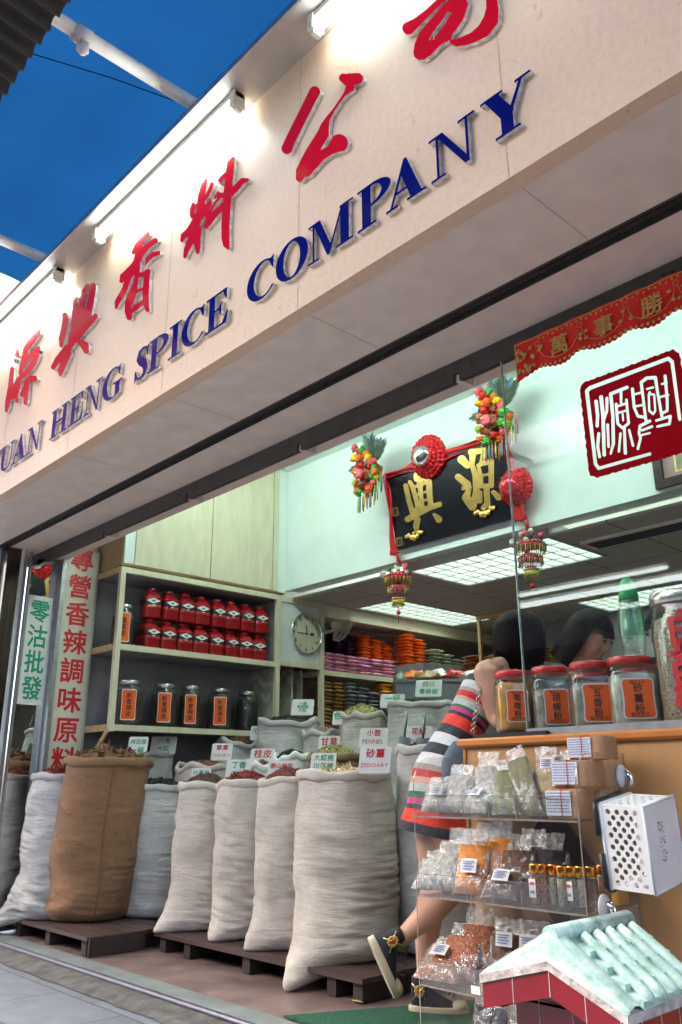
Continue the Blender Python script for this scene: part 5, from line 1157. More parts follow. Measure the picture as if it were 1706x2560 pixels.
# ================================================================== people
m_skin = M('skin', (.60, .33, .235), .5, .07, 9, .05, 90, sss=.08, spec=.35)
m_hair = M('black_hair', (.010, .006, .006), .4, .4, 60, .35, 170, stretch=(1, 1, .04), spec=.07)
m_navy = M('navy_canvas', (.012, .014, .028), .7, .25, 40, .3, 200); m_rub = M('cream_rubber', (.58, .50, .36), .5, .1, 20)
P0 = V(-2.58, 2.95, 0); UA = rad(55); UD = V(math.cos(UA), math.sin(UA), 0); WD = V(math.sin(UA), -math.cos(UA), 0)   # WD points to the street side
def wp(px, py, off=0):
    d = ray(px, py); n = WD; q = P0+WD*off; return CAM+d*((q-CAM).dot(n)/d.dot(n))
def ringe(c, ax, a, b, side, n=32, sq=2.0):
    """ellipse about c perpendicular to ax; a along 'front', b along side"""
    ax = ax.normalized(); sd_ = (side-ax*side.dot(ax)).normalized(); fr = sd_.cross(ax)
    out = []
    for j in range(n):
        t_ = 2*PI*j/n; ca, sa = math.cos(t_), math.sin(t_); k = (abs(ca)**sq+abs(sa)**sq)**(-1/sq)
        out.append(c+fr*(a*k*ca)+sd_*(b*k*sa))
    return out
def limb(b, pts, rs, n=14, flat=1.0): b.tube(pts, rs, n, flat=flat)
def hand(b, wrist, dirv, palmn, s=1.0, curl=.5):
    d = Vector(dirv).normalized(); pn_ = Vector(palmn); pn_ = (pn_-d*pn_.dot(d)).normalized(); sd_ = d.cross(pn_)
    pc = wrist+d*.045*s; b.blob(pc, (.045*s, .040*s, .016*s), 12, rot=Matrix((d, sd_, pn_)).transposed())
    b.tube([wrist-d*.02, wrist+d*.02], [.024*s, .026*s], 10)
    for i, L_ in enumerate((.062, .072, .068, .052)):
        k = wrist+d*.078*s+sd_*((i-1.5)*.0195*s); p = [k]; dd = d.copy()
        for q in range(3):
            a = curl*(.5+.25*q); dd = (dd*math.cos(a)-pn_*(-1)*math.sin(a)*-1).normalized(); p.append(p[-1]+dd*L_*s/3)
        b.tube(p, [.0095*s, .009*s, .0085*s, .007*s], 8)
    tb = wrist+d*.03*s+sd_*-.036*s
    b.tube([tb, tb+(d*.6-sd_*.8)*.032*s, tb+(d*.9-sd_*.75+pn_*.2)*.052*s], [.012*s, .0105*s, .008*s], 8)
wom = thing('person', 'woman in a striped dress leaning over the counter, one heel kicked up', 'person', P0)
hipc = wp(1098, 1925, 0); waist = wp(1163, 1800); chest = wp(1222, 1715); neckb = wp(1262, 1672); headc = wp(1300, 1585); hemc = wp(1092, 2085)
shl, shr = wp(1213, 1676, .165), wp(1262, 1668, -.17)          # near and far shoulder
b = MB()
# torso
b.loft([ringe(p, ax, a, w_, WD) for p, ax, a, w_ in ((wp(1104, 2010), V(0, 0, 1), .075, .12), (wp(1112, 1932), waist-hemc, .108, .155), (wp(1140, 1866), waist-hipc, .086, .13), (wp(1166, 1805), chest-hipc, .070, .108), (wp(1195, 1757), chest-waist, .080, .118), (wp(1213, 1724), chest-waist, .082, .128), (wp(1230, 1702), neckb-waist, .070, .125), (wp(1243, 1688), neckb-chest, .058, .12), (neckb, headc-chest, .047, .055), (wp(1275, 1650), headc-neckb, .045, .05), (wp(1288, 1610), headc-neckb, .045, .05))])
for s_ in (shl, shr): b.blob(s_+V(0, 0, -.005), .050, 12); b.tube([neckb+V(0, 0, .015), (neckb+s_)/2+V(0, 0, .012), s_], [.045, .044, .046], 12)
# head (face turned away to the right, bowed over the counter)
FD = (UD*.86-WD*.42-V(0, 0, .55)).normalized()
b.blob(headc, (.078, .075, .10), 18); b.blob(headc+FD*.035+V(0, 0, -.03), (.062, .06, .075), 14)
b.blob(headc+FD*.102+V(0, 0, -.02), (.014, .014, .022), 8)
fs = FD.cross(V(0, 0, 1)).normalized(); fu = fs.cross(FD)
b.blob(headc+FD*.088-fu*.055, (.020, .020, .008), 8); b.blob(headc+FD*.07-fu*.085, (.025, .025, .02), 8)
for sg in (-1, 1): b.blob(headc+fs*sg*.076, (.012, .018, .028), 8)
# arms resting on the counter
elL = wp(1240, 1800, .18); haL = V(-1.86, 2.80, 1.09)
limb(b, [shl, shl+(elL-shl)*.5+WD*.012, elL], [.056, .050, .038]); limb(b, [elL, (elL+haL)/2, haL], [.034, .032, .023]); hand(b, haL, (1, .2, -.05), (0, 0, -1), .95, .35)
elR = V(-2.10, 3.22, 1.12); haR = V(-1.80, 3.0, 1.10)
limb(b, [shr, (shr+elR)/2, elR], [.050, .043, .034]); limb(b, [elR, (elR+haR)/2, haR], [.034, .032, .023]); hand(b, haR, (1, -.3, -.05), (0, 0, -1), .95, .35)
# legs
kn = wp(1086, 2215, -.02); ank = wp(1064, 2432, -.02)
limb(b, [wp(1090, 1990, -.05), wp(1090, 2100, -.03), kn+V(0, 0, .03), kn-V(0, 0, .02), wp(1071, 2290, -.02), wp(1066, 2370, -.02), ank], [.098, .090, .063, .060, .062, .047, .036], 18)
kn2 = wp(1152, 2185, .06); an2 = wp(1000, 2352, .08)
limb(b, [wp(1110, 1990, .06), wp(1132, 2095, .06), kn2, wp(1120, 2232, .068), wp(1075, 2282, .074), wp(1035, 2318, .08), an2], [.096, .083, .060, .060, .056, .042, .033], 18)
body = b.build('body', m_skin, wom); remeshed(body, .0085, 5)
# dress
pal = dict(n=(.012, .013, .026), r=(.72, .03, .010), R=(.55, .012, .02), g=(.02, .13, .035), m=(.55, .025, .20), w=(.62, .60, .62), a=(.46, .52, .50), p=(.66, .34, .28), t=(.36, .29, .25))
seq = [('n', 1.15), ('r', 1.9), ('n', .65), ('m', .75), ('g', .55), ('a', .9), ('p', .7), ('R', .9), ('t', .7), ('w', 1.5), ('n', 1.35), ('w', 1.3), ('n', 1.4), ('r', 1.6), ('n', .55), ('m', .6), ('g', .5), ('a', .75), ('p', .5), ('R', .75), ('t', .5), ('w', 1.2), ('n', 1.1), ('w', 1.05), ('n', 1.0), ('r', .9), ('n', .7), ('m', .3), ('a', .3), ('w', .5)]
tot = sum(q[1] for q in seq)
m_dr, ntt, bb = newmat('striped_jersey'); at_ = ntt.nodes.new('ShaderNodeAttribute'); at_.attribute_name = 'len'
rmp = ntt.nodes.new('ShaderNodeValToRGB'); cr = rmp.color_ramp; cr.interpolation = 'CONSTANT'; acc = 0
for i, (k, wd) in enumerate(seq):
    e = cr.elements[0] if i == 0 else (cr.elements[1] if i == 1 else cr.elements.new(acc/tot)); e.position = acc/tot; e.color = (*pal[k], 1); acc += wd
nz_ = ntt.nodes.new('ShaderNodeTexNoise'); nz_.inputs['Scale'].default_value = 13; nz_.inputs['Detail'].default_value = 3; tcn = ntt.nodes.new('ShaderNodeTexCoord'); ntt.links.new(tcn.outputs['Object'], nz_.inputs[0])
bpn = ntt.nodes.new('ShaderNodeBump'); bpn.inputs['Strength'].default_value = .6; bpn.inputs['Distance'].default_value = .03; ntt.links.new(nz_.outputs[0], bpn.inputs['Height']); ntt.links.new(bpn.outputs[0], bb.inputs['Normal'])
ntt.links.new(at_.outputs['Fac'], rmp.inputs[0]); ntt.links.new(rmp.outputs[0], bb.inputs['Base Color']); bb.inputs['Roughness'].default_value = .85; bb.inputs['Sheen Weight'].default_value = .2
secs = [(hemc, V(.15, .1, 1), .172, .20), (wp(1104, 2010), hipc-hemc, .150, .195), (wp(1112, 1932), waist-hemc, .136, .185), (wp(1140, 1866), waist-hipc, .112, .160), (wp(1166, 1805), chest-hipc, .094, .136), (wp(1195, 1757), chest-waist, .104, .142), (wp(1213, 1724), chest-waist, .104, .146), (wp(1230, 1702), neckb-waist, .090, .128), (wp(1246, 1684), neckb-chest, .075, .10)]
# resample smoothly
def interp(secs, k):
    out = []; n = len(secs)
    for i in range(k+1):
        f = i/k*(n-1); j = min(int(f), n-2); t_ = f-j; g_ = lambda q: secs[max(0, min(n-1, q))]
        def cr_(a, b, c, d): return (b*2+(c-a)*t_+(a*2-b*5+c*4-d)*t_*t_+(b*3-a-c*3+d)*t_**3)*.5
        out.append(tuple(cr_(g_(j-1)[q], g_(j)[q], g_(j+1)[q], g_(j+2)[q]) for q in range(4)))
    return out
S_ = interp(secs, 60); nseg = 56; rings = []; lens = []; L_ = 0
for i, (c, ax, a, w_) in enumerate(S_):
    if i: L_ += (Vector(c)-Vector(S_[i-1][0])).length
    lens.append(L_); rg = ringe(Vector(c), Vector(ax), a, w_, WD, nseg)
    u = i/60
    rings.append([Vector(c)+(p-Vector(c))*(1+.035*math.sin(6*2*PI*j/nseg+2*math.sin(u*6))*max(0, .42-u)/.42+.03*mnoise.noise(p*9)) for j, p in enumerate(rg)])
b = MB().loft(rings, False, False)
inner = [[Vector(S_[i][0])+(p-Vector(S_[i][0]))*.965 for p in rings[i]] for i in (0, 2, 6)]
nv = len(b.v); b.loft([rings[0]]+inner, False, False)
for cs, px_, py_ in ((shl, 1215, 1668), (shr, 1262, 1662)):    # shoulder straps
    q0 = wp(1236, 1704, .10 if cs is shl else -.10); q1 = cs+V(0, 0, .045)
    q1 = q1-(cs-neckb)*.35
    b.tube([wp(1205, 1722, .11 if cs is shl else -.11), q0+V(-.012, 0, .02), q1, q1+UD*.05-V(0, 0, .03)], [.03, .028, .024, .024], 10, flat=.35)
dr = b.build('dress', m_dr, wom)
at2 = dr.data.attributes.new('len', 'FLOAT', 'POINT'); vals = []
for i in range(61): vals += [lens[i]/L_*.93]*nseg
rest = len(dr.data.vertices)-len(vals); nin = 4*nseg; vals += [0.001]*nin
for i in range(rest-nin): vals.append(.93+.07*((i % 40)/40))
at2.data.foreach_set('value', vals)
# bob of hair
b = MB(); prof = []
hb = headc+V(0, 0, .0)
tilt = (UD*.10+V(0, 0, 1)).normalized()
hs = [(-.155, .085, .078), (-.135, .110, .100), (-.09, .124, .112), (-.03, .128, .117), (.03, .122, .113), (.075, .100, .094), (.102, .066, .062), (.116, .025, .024)]
HS = interp([(hb+tilt*z+UD*(-.0) , tilt, a, w_) for z, a, w_ in hs], 28)
rr = []
for i, (c, ax, a, w_) in enumerate(HS):
    rg = ringe(Vector(c), Vector(ax), a, w_, WD, 64); u = i/28
    rr.append([Vector(c)+(p-Vector(c))*(1+.022*mnoise.noise(V(math.cos(j*2*PI/64)*9, math.sin(j*2*PI/64)*9, u*1.1))+(.03*mnoise.noise(V(j*.9, 3, 0)) if i < 3 else 0))+V(0, 0, (.016*mnoise.noise(V(j*.45, 0, 7))-.03*max(0, math.cos(2*PI*j/64-.2))) if i < 4 else 0) for j, p in enumerate(rg)])
b.loft(rr, True, True)
rnd = random.Random(3)
for i in range(150):      # loose locks along the cut edge and over the crown
    j = rnd.randrange(64); k0 = rnd.choice([0, 0, 1, 2]); p = rr[k0][j]
    pts = [rr[min(28, k0+6)][j], rr[k0+2][j]*1.0, p, p-V(0, 0, rnd.uniform(.004, .024))+(p-hb)*rnd.uniform(-.05, .05)]
    b.tube([q+(q-hb).normalized()*.0015 for q in pts], [.0025, .003, .0025, .0008], 4, cap=False)
b.build('hair', m_hair, wom)
# shoes
def shoe(ankle, toe_dir, up_dir, nm_side, L_=.245):
    x = Vector(toe_dir).normalized(); z = Vector(up_dir); z = (z-x*z.dot(x)).normalized(); y = z.cross(x)
    o_ = Vector(ankle)-z*.105-x*.035
    T = lambda p: o_+x*p[0]+y*p[1]+z*p[2]
    def outline(k, zz, n=28):
        pts = []
        for j in range(n):
            a = 2*PI*j/n; px_ = math.cos(a); py_ = math.sin(a)
            xx = .085+px_*(L_/2)*k; wv = (.036+.010*max(0, min(1, (xx-.02)/.14))-.006*max(0, (xx-.17)/.05))*k
            pts.append(T((xx, py_*wv*1.06*(abs(py_)**-.25 if abs(py_) > .02 else 1), zz)))
        return pts
    MB().loft([outline(1, -.0), outline(1.02, .006), outline(1.02, .026), outline(.99, .030)]).build('sole', m_rub, wom)
    b = MB(); rings = []
    for u in range(11):
        f = u/10; zz = .026+.11*f; xf = .200-.155*min(1, f*1.6)**.75; xb = -.030+.006*f; cx_ = (xf+xb)/2; hx = (xf-xb)/2; hy = .040-.006*f
        rings.append([T((cx_+hx*math.cos(2*PI*j/24)*(1), hy*math.sin(2*PI*j/24), zz)) for j in range(24)])
    b.loft(rings, True, True); up_ = b.build('upper', m_navy, wom)
    b = MB()
    for q in range(6): b.tube([T((.150-.017*q, -.03, .065+.012*q)), T((.153-.017*q, 0, .078+.0125*q)), T((.150-.017*q, .03, .065+.012*q))], .0028, 5)
    b.build('lace', M('dark_lace', (.03, .03, .035), .8, .1), up_)
    b = MB(); b.blob(T((.172, 0, .031)), (.036, .041, .021), 14, rot=Matrix((x, y, z)).transposed()); b.build('toe_cap', m_rub, wom)
    b = MB(); cc = T((.012, nm_side*.041, .085)); m3 = Matrix((x, y, z)).transposed()
    for q in range(10):
        a = 2*PI*q/10; b.blob(cc+x*.016*math.cos(a)+z*.018*math.sin(a), (.007, .003, .007), 6, rot=m3)
    for sg in (-1, 1): b.tube([cc-x*.03*sg-z*.03, cc+x*.03*sg+z*.03], .0035, 5)
    b.blob(cc, (.010, .004, .011), 8, mi=1, rot=m3); b.build('emblem', [m_gold, m_rprint], up_)
shoe(V(ank.x, ank.y, .105)+UD*.0, (UD+WD*.35), (0, 0, 1), -1)
t0 = wp(918, 2352, .09); t1 = wp(986, 2506, .09)      # kicked-back shoe: sole runs from heel to toe
tdv = (t1-t0).normalized(); an3 = wp(992, 2362, .085)
upv = (UD*.9+V(0, 0, .42))
xx = tdv; zz = (Vector(upv)-xx*Vector(upv).dot(xx)).normalized()
shoe(t0+xx*.065+zz*.110, xx, zz, 1 if zz.cross(xx).dot(WD) > 0 else -1)
# handbag on a chain
bag = thing('handbag', 'slate blue handbag on a long chain over the shoulder of the striped dress', 'handbag', wp(1150, 1985, .19))
bc_ = wp(1152, 1930, .19); bm = Matrix((UD, WD, V(0, 0, 1))).transposed()
b = MB(); b.blob(bc_, (.085, .035, .125), 20, nz=.12, rot=bm); b.build('bag_body', M('slate_leather', (.10, .14, .20), .42, .15, 20, .2, 60), bag)
b = MB(); ch = [wp(1182, 1832, .21), wp(1189, 1790, .205), wp(1199, 1735, .20), wp(1209, 1690, .185), wp(1218, 1658, .165), wp(1226, 1648, .14), wp(1240, 1650, .10)]
pts = []
for i in range(len(ch)-1):
    for q in range(6): pts.append(ch[i]+(ch[i+1]-ch[i])*(q/6))
for i in range(len(pts)-1):
    c = (pts[i]+pts[i+1])/2; d = (pts[i+1]-pts[i]); l_ = d.length*.72; d.normalize(); s_ = (WD if i % 2 else UD); s_ = (s_-d*s_.dot(d)).normalized()
    b.tube([c+d*l_*math.cos(a)+s_*.0085*math.sin(a) for a in [2*PI*k/10 for k in range(11)]], .0026, 5, cap=False)
b.build('chain', M('chain_metal', (.42, .38, .36), .25, .2, 30, metal=.95), bag)
# ------------------------------------------------------------------ two people behind the counter
def keeper(head, label, faced, top_col, hair_len, seed, armup=False, hs=1.0):
    H_ = Vector(head); F_ = Vector(faced).normalized(); s_ = F_.cross(V(0, 0, 1)).normalized(); u_ = s_.cross(F_)
    t = thing('person', label, 'person', (H_.x, H_.y, 0)); b = MB(); hd = hs
    Fh = V(F_.x, F_.y, 0).normalized(); base = H_-V(0, 0, .20)-Fh*.07
    b.loft([ringe(p, V(0, 0, 1), a, w_, s_) for p, a, w_ in ((V(base.x, base.y, .45), .10, .15), (V(base.x, base.y, .80), .11, .16), (V(base.x, base.y, 1.0), .09, .135), (base-V(0, 0, .22), .105, .165), (base-V(0, 0, .06), .085, .17), (base, .05, .09), (base+V(0, 0, .06), .045, .048), (H_-V(0, 0, .06)-Fh*.02, .045, .048))])
    m3 = Matrix((s_, F_, u_)).transposed()
    b.blob(H_, (.074, .088, .10), 20, rot=m3); b.blob(H_+F_*.03-u_*.05, (.056, .058, .062), 14, rot=m3)
    b.blob(H_+F_*.098-u_*.018, (.011, .016, .020), 8, rot=m3); b.tube([H_+F_*.085+u_*.025, H_+F_*.104-u_*.012], [.007, .010], 8)
    b.blob(H_+F_*.084-u_*.062, (.019, .010, .005), 8, rot=m3); b.blob(H_+F_*.084-u_*.071, (.016, .010, .005), 8, rot=m3); b.blob(H_+F_*.072-u_*.098, (.02, .018, .016), 8, rot=m3)
    for sg in (-1, 1):
        b.blob(H_+s_*sg*.076-F_*.005-u_*.01, (.010, .018, .028), 8, rot=m3); b.blob(H_+F_*.066-u_*.035+s_*sg*.035, (.022, .02, .02), 8, rot=m3); b.blob(H_+F_*.083+u_*.03+s_*sg*.03, (.022, .010, .006), 8, rot=m3)
        sh_ = base-V(0, 0, .07)+s_*sg*.175; el = sh_-V(0, 0, .26)+Fh*.04+s_*sg*.03; hn = el+Fh*.22-s_*sg*.05+V(0, 0, .04)
        if armup and sg == armup: hn = H_+F_*.06-u_*.10+s_*sg*.05; el = sh_-V(0, 0, .22)+Fh*.10+s_*sg*.05
        b.blob(sh_, .052, 10); limb(b, [sh_, (sh_+el)/2, el], [.05, .044, .036]); limb(b, [el, (el+hn)/2, hn], [.036, .033, .024]); hand(b, hn, (hn-el), -F_, .95, .5)
        hp_ = V(base.x, base.y, .50)+s_*sg*.08; limb(b, [hp_, hp_-V(0, 0, .22), V(hp_.x, hp_.y, .06)], [.09, .07, .045]); b.blob((hp_.x+Fh.x*.05, hp_.y+Fh.y*.05, .035), (.06, .06, .035), 8)
    bo = b.build('body', m_skin, t); remeshed(bo, .0085 if not armup else .010, 4)
    b = MB()
    for sg in (-1, 1):
        e = H_+F_*.082+u_*.012+s_*sg*.031; b.blob(e, (.013, .008, .0075), 10, mi=1, rot=m3); b.blob(e+F_*.006, (.006, .004, .006), 8, rot=m3)
        b.tube([e-s_*.017+u_*.002, e+u_*.008+F_*.006, e+s_*.017+u_*.002], .0022, 5); b.tube([e-s_*.02+u_*.018, e+u_*.024+F_*.004, e+s_*.02+u_*.018], .003, 5)
    b.tube([H_+F_*.094-u_*.066-s_*.02, H_+F_*.097-u_*.067, H_+F_*.094-u_*.066+s_*.02], .003, 5, mi=2); b.build('face_features', [m_kprint, M('eye_white', (.6, .58, .55), .3, 0), M('lips', (.40, .12, .10), .4, .05)], t)
    b = MB(); b.loft([ringe(p, V(0, 0, 1), a, w_, s_) for p, a, w_ in ((V(base.x, base.y, .60), .125, .175), (V(base.x, base.y, .80), .120, .17), (V(base.x, base.y, 1.0), .10, .148), (base-V(0, 0, .22), .115, .178), (base-V(0, 0, .08), .098, .195), (base-V(0, 0, .02), .072, .13), (base+V(0, 0, .012), .058, .07))], False, False)
    for sg in (-1, 1):
        sh_ = base-V(0, 0, .07)+s_*sg*.175; b.tube([sh_-s_*sg*.06+V(0, 0, .0), sh_, sh_+(-V(0, 0, .13))+s_*sg*.015+Fh*.02], [.066, .066, .060], 14, cap=False)
    b.build('blouse', M('blouse_%d' % seed, top_col, .8, .2, 20, .2, 60), t)
    b = MB(); rr = []; n = 48
    for i in range(13):
        f = i/12; ph = -.05+f*(PI/2); 
        z = .112*math.sin(max(0, ph)*1.0) if f > .35 else .03-(.35-f)/.35*hair_len
        r_ = math.cos(max(0, ph*.98)) if f > .35 else 1.0
        ring = []
        for j in range(n):
            a = 2*PI*j/n; fr_ = math.sin(a)    # +F at a = 90 deg
            q = .100*r_*(1+.03*mnoise.noise(V(math.cos(a)*8, math.sin(a)*8, seed)))+.004
            zz = z; yy = fr_*q*1.05-.012
            if fr_ > .45 and f <= .35: zz = .035+.02*(1-fr_); yy = min(yy, .086)
            ring.append(H_+s_*(math.cos(a)*q*.97)+F_*yy+u_*zz)
        rr.append(ring)
    b.loft(rr, False, True); b.build('hair', m_hair, t); return t
hk = at(1478, 1588, Y=3.35)
keeper(hk, 'black haired woman in a dark top looking down behind the red lidded jars', (.80, .02, -.62), (.012, .012, .016), .19, 3, hs=1.0)
hk2 = at(1668, 1572, Y=3.70)
keeper(hk2, 'dark haired person half hidden behind the big pepper jar at the right edge', (-.4, -.75, -.4), (.10, .07, .06), .10, 4, armup=-1)
# ================================================================== acrylic display case in front of the counter
CX0, CX1, CY0, CY1 = -1.918, -1.318, 2.10, 2.372
case = thing('display_case', 'clear acrylic display case with three shelves in front of the counter', 'display case', (-1.62, 2.24, 0))
def side_outline(top):
    pts = [(CY0, .0), (CY0, top-.10)]
    for q in range(7): a = PI-PI/2*q/6; pts.append((CY0+.09+.09*math.cos(a), top-.09+.09*math.sin(a)))
    return pts+[(CY1, top), (CY1, 0)]
for x, nm in ((CX0, 'side_sheet'), (CX1, 'side_sheet')):
    b = MB(); o_ = side_outline(.985); b.prism([(x-.002, y, z) for y, z in o_], (.004, 0, 0), 0, 1); b.build(nm, [m_acr, m_acre], case)
MB().box((CX0+.003, CY1-.004, .0), (CX1-.003, CY1, .975)).build('back_sheet', m_acr, case)
SHZ = (.803, .572, .326, .08)
for z in SHZ:
    b = MB().box((CX0+.003, CY0+.001, z-.004), (CX1-.003, CY1-.005, z), 0).box((CX0+.003, CY0-.0015, z-.0045), (CX1-.003, CY0+.0008, z+.0005), 1); b.build('shelf', [m_acr, m_acre], case)
    b = MB().box((CX0+.003, CY0+.002, z+.001), (CX1-.003, CY0+.005, z+.062), 0).box((CX0+.003, CY0+.0015, z+.062), (CX1-.003, CY0+.0055, z+.0635), 1); b.build('front_lip', [m_acr, m_acre], case)
    b = MB()
    if z > .4:
        for k in range(1, 5): b.box((CX0+k*.098-.001, CY0+.006, z+.001), (CX0+k*.098+.001, CY1-.006, z+.045), 0).box((CX0+k*.098-.0014, CY0+.0045, z+.001), (CX0+k*.098+.0014, CY0+.0068, z+.046), 1)
        b.build('divider', [m_acr, m_acre], case)
rnd = random.Random(21)
def make_bag(label, p, w_, h_, th, fill, lean, yaw, fillf=.7, tagp=None, tagsz=(.045, .03), group='film bags of spice in the display case', seed=1, roll=0, neck=.75):
    """upright crinkled film bag; local x = width, y = thickness, z = height"""
    t = thing('spice_bag', label, 'bag', (0, 0, 0), group); WL[t] = V(0, 0, 0)
    def pil(nu, nv, W, Hh, T, amp, sd, top=None):
        b = MB()
        for sg in (1, -1):
            def fn(u, v):
                x = (u-.5)*W; z = v*Hh; e = max(0, (1-abs(2*u-1)**2.6))**.6*max(0, min(1, v*7))**.6*(1-v*(.94 if top else .35))
                if top and v > .72: x *= neck+.10*mnoise.noise(V(u*7, v*7, sd))
                n_ = mnoise.noise(V(u*6, v*6, sd*5.1+sg))*amp+mnoise.noise(V(u*19, v*17, sd*3.3+sg))*amp*.55
                zz = z+(mnoise.noise(V(u*13, 2, sd))*.03*Hh*max(0, v-.7)/.3 if top else 0)
                return (x+n_*.5, sg*(T*e*.5)+n_*e+.001*sg, zz)
            b.sheet(fn, nu, nv)
        return b
    pil(12, 12, w_*.92, h_*fillf, th*.92, .006, seed).build('contents', fill, t, local=True)
    pil(18, 22, w_, h_, th*1.12, .0085, seed+.5, True).build('film', m_film, t, local=True)
    if tagp:
        b = MB(); x0, z0 = tagp; y = -th*.60-.004
        b.sheet(lambda u, v: (x0+(u-.5)*tagsz[0], y-.003*math.sin(u*3), z0+(v-.5)*tagsz[1]), 4, 3)
        for q in range(4): b.add([(x0-tagsz[0]*.38, y-.0062, z0+tagsz[1]*(.30-.18*q)), (x0+tagsz[0]*(.38-.12*(q % 2)), y-.0062, z0+tagsz[1]*(.30-.18*q)), (x0+tagsz[0]*(.38-.12*(q % 2)), y-.0062, z0+tagsz[1]*(.22-.18*q)), (x0-tagsz[0]*.38, y-.0062, z0+tagsz[1]*(.22-.18*q))], [(0, 1, 2, 3)], 1)
        b.build('bag_label', [m_card, M('label_ink', (.20, .22, .40), .6, .1)], t, local=True)
    t.location = p; t.rotation_euler = (Matrix.Rotation(yaw, 3, 'Z') @ Matrix.Rotation(lean, 3, 'X') @ Matrix.Rotation(roll, 3, 'Y')).to_euler()
    return t
c_silver = M('pale_shreds', (.42, .41, .38), .6, .4, 60, .5, 90); c_orange = M('orange_powder', (.66, .21, .012), .6, .3, 30, .4, 40); c_brown = M('brown_shreds', (.13, .06, .035), .7, .5, 60, .6, 80); c_flake = M('chilli_flakes', (.34, .11, .05), .7, .6, 150, .6, 160)
c_leaf = M('bay_leaf', (.20, .19, .09), .6, .45, 22, .5, 30, stretch=(1, 1, .3)); c_dark = M('dark_fruit', (.03, .015, .02), .6, .4, 40, .5, 50); c_tan = M('tan_slices', (.42, .34, .17), .6, .4, 26, .6, 30)
def PX(px, py, Y): return at(px, py, Y=Y)
B = make_bag
Z1 = SHZ[0]+.004
# top shelf
for i, (px, Y, h_, ln, yw, lb) in enumerate(((1100, 2.24, .13, -.55, .3, 'silvery film bag lying at the left end of the top shelf'), (1150, 2.26, .16, -.35, .1, 'pale film bag second from the left on the top shelf, partly before the handbag'), (1190, 2.22, .15, -.75, -.1, 'pale film bag with a white label in the front of the top shelf'), (1225, 2.29, .19, -.15, .0, 'pale film bag standing at the back of the top shelf'), (1270, 2.28, .17, -.3, .2, 'pale film bag behind the slanting bay leaf bag'))):
    q = PX(px, 2000, Y); B(lb, (q.x, Y-.02, Z1+.004), .115, h_, .045, c_silver, ln, yw, .75, (0, .06) if i in (0, 2) else None, seed=i+1)
q = PX(1300, 2000, 2.18); B('flat film bag of dark green bay leaves slanting across the top shelf', (q.x-.02, 2.13, Z1+.006), .085, .23, .028, c_leaf, -.9, .55, .85, None, seed=9)
q = PX(1320, 2000, 2.2); B('film bag of dull green bay leaves leaning right of the slanting one', (q.x+.02, 2.19, Z1+.004), .075, .215, .03, c_leaf, -.28, .15, .82, None, seed=10, roll=-.35)
q = PX(1368, 1990, 2.24); B('tall film bag of tan slices standing in the middle of the top shelf', (q.x, 2.24, Z1), .10, .20, .05, c_tan, -.08, .1, .62, (.02, .15), seed=11)
q = PX(1420, 1980, 2.30); B('tall film bag of greenish slices behind the paper packs', (q.x+.01, 2.31, Z1), .10, .19, .05, c_leaf, -.02, -.1, .60, (-.02, .16), seed=12)
# second shelf
Z2 = SHZ[1]+.004
for i, (px, Y, h_, ln, f_, lb, tg) in enumerate(((1085, 2.20, .15, -.75, c_silver, 'silvery film bag slumped at the left end of the second shelf', None), (1122, 2.22, .16, -.5, c_silver, 'silvery film bag with dark shreds second on the second shelf', None), (1150, 2.25, .19, -.3, c_silver, 'tall crinkled silvery film bag just left of the orange ones', None),
        (1190, 2.20, .20, -.42, c_orange, 'bright orange powder bag with a white label, front one of the orange bags', (0, .075)), (1222, 2.24, .21, -.30, c_orange, 'orange powder bag directly behind the labelled orange bag', None), (1258, 2.27, .22, -.2, c_orange, 'orange powder bag at the right end of the orange bags', None),
        (1262, 2.17, .13, -.85, c_brown, 'brown spice bag with a white label lying before the orange bags', (0, .06)), (1300, 2.25, .18, -.35, c_brown, 'dark brown spice bag standing left of the gold capped bottles', None), (1345, 2.30, .19, -.2, c_brown, 'dark brown spice bag behind the gold capped bottles', None), (1395, 2.31, .18, -.15, c_dark, 'dark film bag at the back behind the gold capped bottles', None))):
    q = PX(px, 2240, Y); B(lb, (q.x, Y-.03, Z2+.004), .115, h_, .042, f_, ln, .25-.1*(i % 3), .72, tg, (.052, .042), seed=20+i)
# third shelf
Z3 = SHZ[2]+.004
for i, (px, Y, h_, ln, f_, lb, tg, w_) in enumerate(((1108, 2.17, .17, -.95, c_flake, 'reddish chilli flake bag with a white label at the left of the third shelf', (-.01, .085), .16), (1160, 2.22, .17, -.55, c_flake, 'crinkled chilli flake bag in the middle of the third shelf', None, .14), (1205, 2.27, .20, -.3, c_flake, 'chilli flake bag standing at the back of the third shelf', None, .13), (1290, 2.28, .18, -.2, c_brown, 'brown film bag at the back of the third shelf behind the tiled roof', (0, .12), .13), (1350, 2.29, .18, -.2, c_brown, 'brown film bag at the right of the third shelf behind the tiled roof', (0, .12), .13))):
    q = PX(px, 2440, Y); B(lb, (q.x, Y-.04, Z3+.004), w_, h_, .05, f_, ln, .15, .75, tg, (.055, .04), seed=40+i)
q = PX(1215, 2540, 2.2); B('dark film bag on the lowest shelf left of the tiled wall', (q.x+.01, 2.2, SHZ[3]+.10), .12, .19, .07, c_dark, -.1, 0, .5, None, seed=50)
B('clear film bag on the lowest shelf beside the dark one', (q.x+.10, 2.22, SHZ[3]+.08), .11, .20, .06, c_silver, -.1, 0, .4, None, seed=51)
MB().box((CX0+.10, 2.15, SHZ[3]+.001), (CX1-.10, 2.34, SHZ[3]+.10)).build('riser', m_white, case)
MB().box((PX(1178, 2475, 2.097).x, 2.0975, .330), (PX(1200, 2475, 2.097).x, 2.0985, .352)).build('white_sticker', m_card, case)
